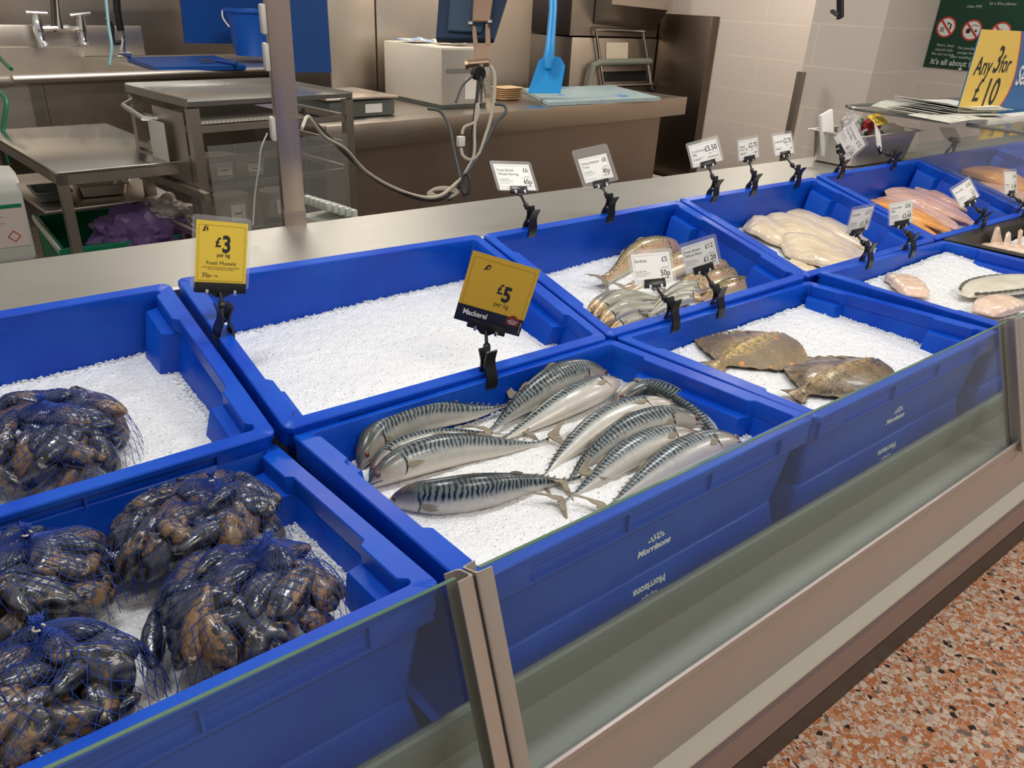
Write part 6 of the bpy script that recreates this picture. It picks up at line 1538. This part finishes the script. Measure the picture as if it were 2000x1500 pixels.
# white rail and yellow tickets standing at the sign foot, facing the customer
yT = 1.12
for pts, lab in ((((1905, 251), (1908, 274), (1960, 266), (1956, 243)), 'yellow shelf ticket left of two at the foot of the offer sign'), (((1966, 242), (1970, 265), (2024, 258), (2020, 234)), 'yellow shelf ticket right of two at the foot of the offer sign')):
    A_, C_, E_, B_ = [PY(u, v, yT - .01) for u, v in pts]; ex = Vector((1, 0, 0)); W_, H_ = (B_.x - A_.x), A_.z - C_.z
    t_ = empty('shelf_ticket', lab, 'ticket', basis(C_, (1, 0, 0), (0, 0, 1), (0, -1, 0)))
    bm = bmesh.new(); box(bm, 0, W_, 0, H_, 0, .001); obj('paper', bm, m_yellow, t_)
    bm = bmesh.new(); text_mesh(bm, '1.00', H_ * .8, W_ * .35, H_ * .18, .0012, sx=.8); obj('printing', bm, m_ink, t_)
r0 = PY(1885, 247, yT); r1 = PY(1884, 237, yT); bm = bmesh.new(); box(bm, r0.x, r0.x + .9, yT, yT + .05, r0.z - .002, r1.z); tag(obj('white_rail', bm, m_card), 'white strip lying below the offer sign', 'strip')
# steel pan with odds and ends
gnp = tray_mesh(.43, .20, .105, .014, r0=.03, slope=.008)
o = obj('steel_pan', gnp, m_ssink, None, 40); PM = Matrix.Translation((2.475, 1.515, 1.1585)); o.matrix_world = PM; tag(o, 'deep steel pan of spare labels and pens standing on the rear shelf', 'pan')
def inpan(x, y, z): return PM @ Vector((x, y, z))
def leanbox(name, m, size, loc, rot, lab, cat, bev=.002):
    bm = bmesh.new(); box(bm, -size[0] / 2, size[0] / 2, -size[1] / 2, size[1] / 2, 0, size[2], bev=bev); o = obj(name, bm, m); o.matrix_world = Matrix.Translation(loc) @ Matrix.Rotation(R(rot[1]), 4, 'Y') @ Matrix.Rotation(R(rot[0]), 4, 'X'); return tag(o, lab, cat)
leanbox('label_pad', m_card, (.065, .012, .14), inpan(.05, -.07, -.075), (-8, -16), 'white label pad leaning out of the left end of the steel pan', 'pad')
leanbox('label_pad', m_card, (.05, .012, .10), inpan(.105, -.10, -.085), (0, -8), 'shorter white label pad in front of the tall one in the steel pan', 'pad')
bm = bmesh.new(); tube(bm, [(0, 0, 0), (0, 0, .075), (0, 0, .09)], [.007, .007, .003], 10); o = obj('marker_pen', bm, mat('green_marker', (.01, .28, .12), .35)); o.matrix_world = Matrix.Translation(inpan(.065, -.13, -.075)) @ Matrix.Rotation(R(-20), 4, 'Y'); tag(o, 'green marker pen at the left end of the steel pan', 'pen')
bm = bmesh.new(); tube(bm, [(0, 0, 0), (0, 0, .08)], .010, 10); o = obj('marker_pen', bm, bpy.data.materials['green_marker']); o.matrix_world = Matrix.Translation(inpan(.235, -.05, -.05)) @ Matrix.Rotation(R(10), 4, 'Y'); tag(o, 'green capped item in the middle of the steel pan', 'pen')
crumple('plastic_bag', inpan(.18, -.055, .005), .045, m_wbag, 'white crumpled bag in the back of the steel pan', 12, (1, .6, .9))
crumple('red_cloth', inpan(.31, -.06, .0), .04, mat('red_wrap', (.35, .03, .03), .5), 'dark red wrapping in the back of the steel pan', 14, (1.2, .6, .6))
crumple('plastic_bag', inpan(.34, -.12, -.012), .05, m_film, 'clear plastic wrapping at the right end of the steel pan', 16, (1.2, .6, .5))
bm = bmesh.new(); r_ = random.Random(9)
for k in range(12):
    q = Vector((r_.uniform(-.05, .06), r_.uniform(-.03, .03), r_.uniform(0, .015))); d_ = Vector((r_.uniform(-1, 1), r_.uniform(-1, 1), r_.uniform(-.3, .5))).normalized() * .018
    tube(bm, [q - d_, q + d_], .006, 6)
o = obj('loose_clips', bm, m_black); o.location = inpan(.16, -.14, -.016); tag(o, 'black clips lying on top of the steel pan contents', 'clips', kind='stuff')
bm = bmesh.new(); box(bm, 0, .09, 0, .05, 0, .001); text_mesh(bm, '2.75', .035, .008, .012, .0012, mi=1); me = finish(bm); o = link('yellow_ticket', me, [m_yellow, m_ink]); o.matrix_world = Matrix.Translation(inpan(.24, -.12, .012)) @ Matrix.Rotation(R(35), 4, 'X') @ Matrix.Rotation(R(6), 4, 'Z'); tag(o, 'yellow ticket lying on the contents of the steel pan', 'ticket')
# green notice on the far wall
xw = 5.165; q00 = PX(1803, 130, xw); q01 = PX(1845, -20, xw); q10 = PX(2080, 165, xw)
gn = empty('green_notice', 'dark green food safety notice on the far block wall', 'notice', basis(q00, (0, -1, 0), (0, 0, 1), (-1, 0, 0)))
gw_, gh_ = q00.y - q10.y, q01.z - q00.z + .25
def gp_(fn, name, m, ang=35): bm = bmesh.new(); fn(bm); return obj(name, bm, m, gn, ang)
gp_(lambda b: box(b, 0, gw_, 0, gh_, 0, .004, bev=.0015), 'board', mat('notice_green', (.008, .055, .03), .35))
def loc_(u, v): p = PX(u, v, xw); return (q00.y - p.y, p.z - q00.z)
rads = []
circ = [loc_(1849, 53), loc_(1899, 59), loc_(1955, 64)]; rr = abs(loc_(1849, 53)[1] - loc_(1852, 74)[1])
def disc(b, c_, r0, z0, z1, n_=28): extrude_outline(b, [(c_[0] + r0 * math.cos(2 * math.pi * k / n_), c_[1] + r0 * math.sin(2 * math.pi * k / n_)) for k in range(n_)], z1 - z0, Matrix.Translation((0, 0, z0)))
def ring(b):
    for c_ in circ:
        for k in range(32):
            a0, a1 = 2 * math.pi * k / 32, 2 * math.pi * (k + 1) / 32
            pts = [(c_[0] + r * math.cos(a), c_[1] + r * math.sin(a), .0062) for r, a in ((rr, a0), (rr, a1), (rr * .84, a1), (rr * .84, a0))]
            b.faces.new([b.verts.new(p) for p in pts])
        d_ = rr * .62; w_ = rr * .07; b.faces.new([b.verts.new(p) for p in ((c_[0] - d_ - w_, c_[1] + d_ - w_, .0064), (c_[0] - d_ + w_, c_[1] + d_ + w_, .0064), (c_[0] + d_ + w_, c_[1] - d_ + w_, .0064), (c_[0] + d_ - w_, c_[1] - d_ - w_, .0064))])
gp_(lambda b: [disc(b, c_, rr * .95, .0042, .005) for c_ in circ], 'white_discs', m_card)
gp_(ring, 'red_prohibition_rings', mat('prohibition_red', (.55, .05, .03), .4))
def pict(b):
    c_ = circ[0]
    for k in range(4): box(b, c_[0] - rr * .6, c_[0] - rr * .15, c_[1] - rr * .1 - k * rr * .12, c_[1] - rr * .04 - k * rr * .12, .0052, .0056)
    box(b, c_[0] + rr * .35, c_[0] + rr * .5, c_[1] - rr * .2, c_[1] + rr * .35, .0052, .0056); disc(b, (c_[0] + rr * .15, c_[1] + rr * .35), rr * .12, .0052, .0056, 10)
    c_ = circ[1]; disc(b, (c_[0] - rr * .35, c_[1] - rr * .1), rr * .24, .0052, .0056, 14); disc(b, (c_[0] + rr * .4, c_[1] - rr * .05), rr * .12, .0052, .0056, 10)
    for k in range(6): disc(b, (c_[0] - rr * .1 + k * rr * .12, c_[1] + rr * .5 - abs(k - 2.5) * rr * .04), rr * .05, .0052, .0056, 8)
    c_ = circ[2]; box(b, c_[0] - rr * .02, c_[0] + rr * .04, c_[1] - rr * .4, c_[1] + rr * .4, .0052, .0056); box(b, c_[0] - rr * .3, c_[0] + rr * .3, c_[1] - rr * .02, c_[1] + rr * .04, .0052, .0056)
gp_(pict, 'pictograms', m_ink)
def gtx(b):
    f0 = loc_(1817, 124); text_mesh(b, "It's all about food safety", .044, f0[0], f0[1], .0045, bold=.001)
    for (u, v), lines in (((1849, 82), ('Short, clean', 'natural nails.', 'No nail varnish.')), ((1893, 88), ('No jewellery', 'except for a', 'plain wedding band.')), ((1906, 6), ('clean PPE',)), ((1962, 0), ('by a blue plaster',))):
        x, y = loc_(u, v)
        for k, s in enumerate(lines): text_mesh(b, s, .022, x, y - .025 * (k + 1), .0045, 'CENTER')
    disc(b, loc_(1876, 135), .010, .0045, .007, 14)
gp_(gtx, 'white_lettering', mat('notice_white', (.55, .58, .52), .5))
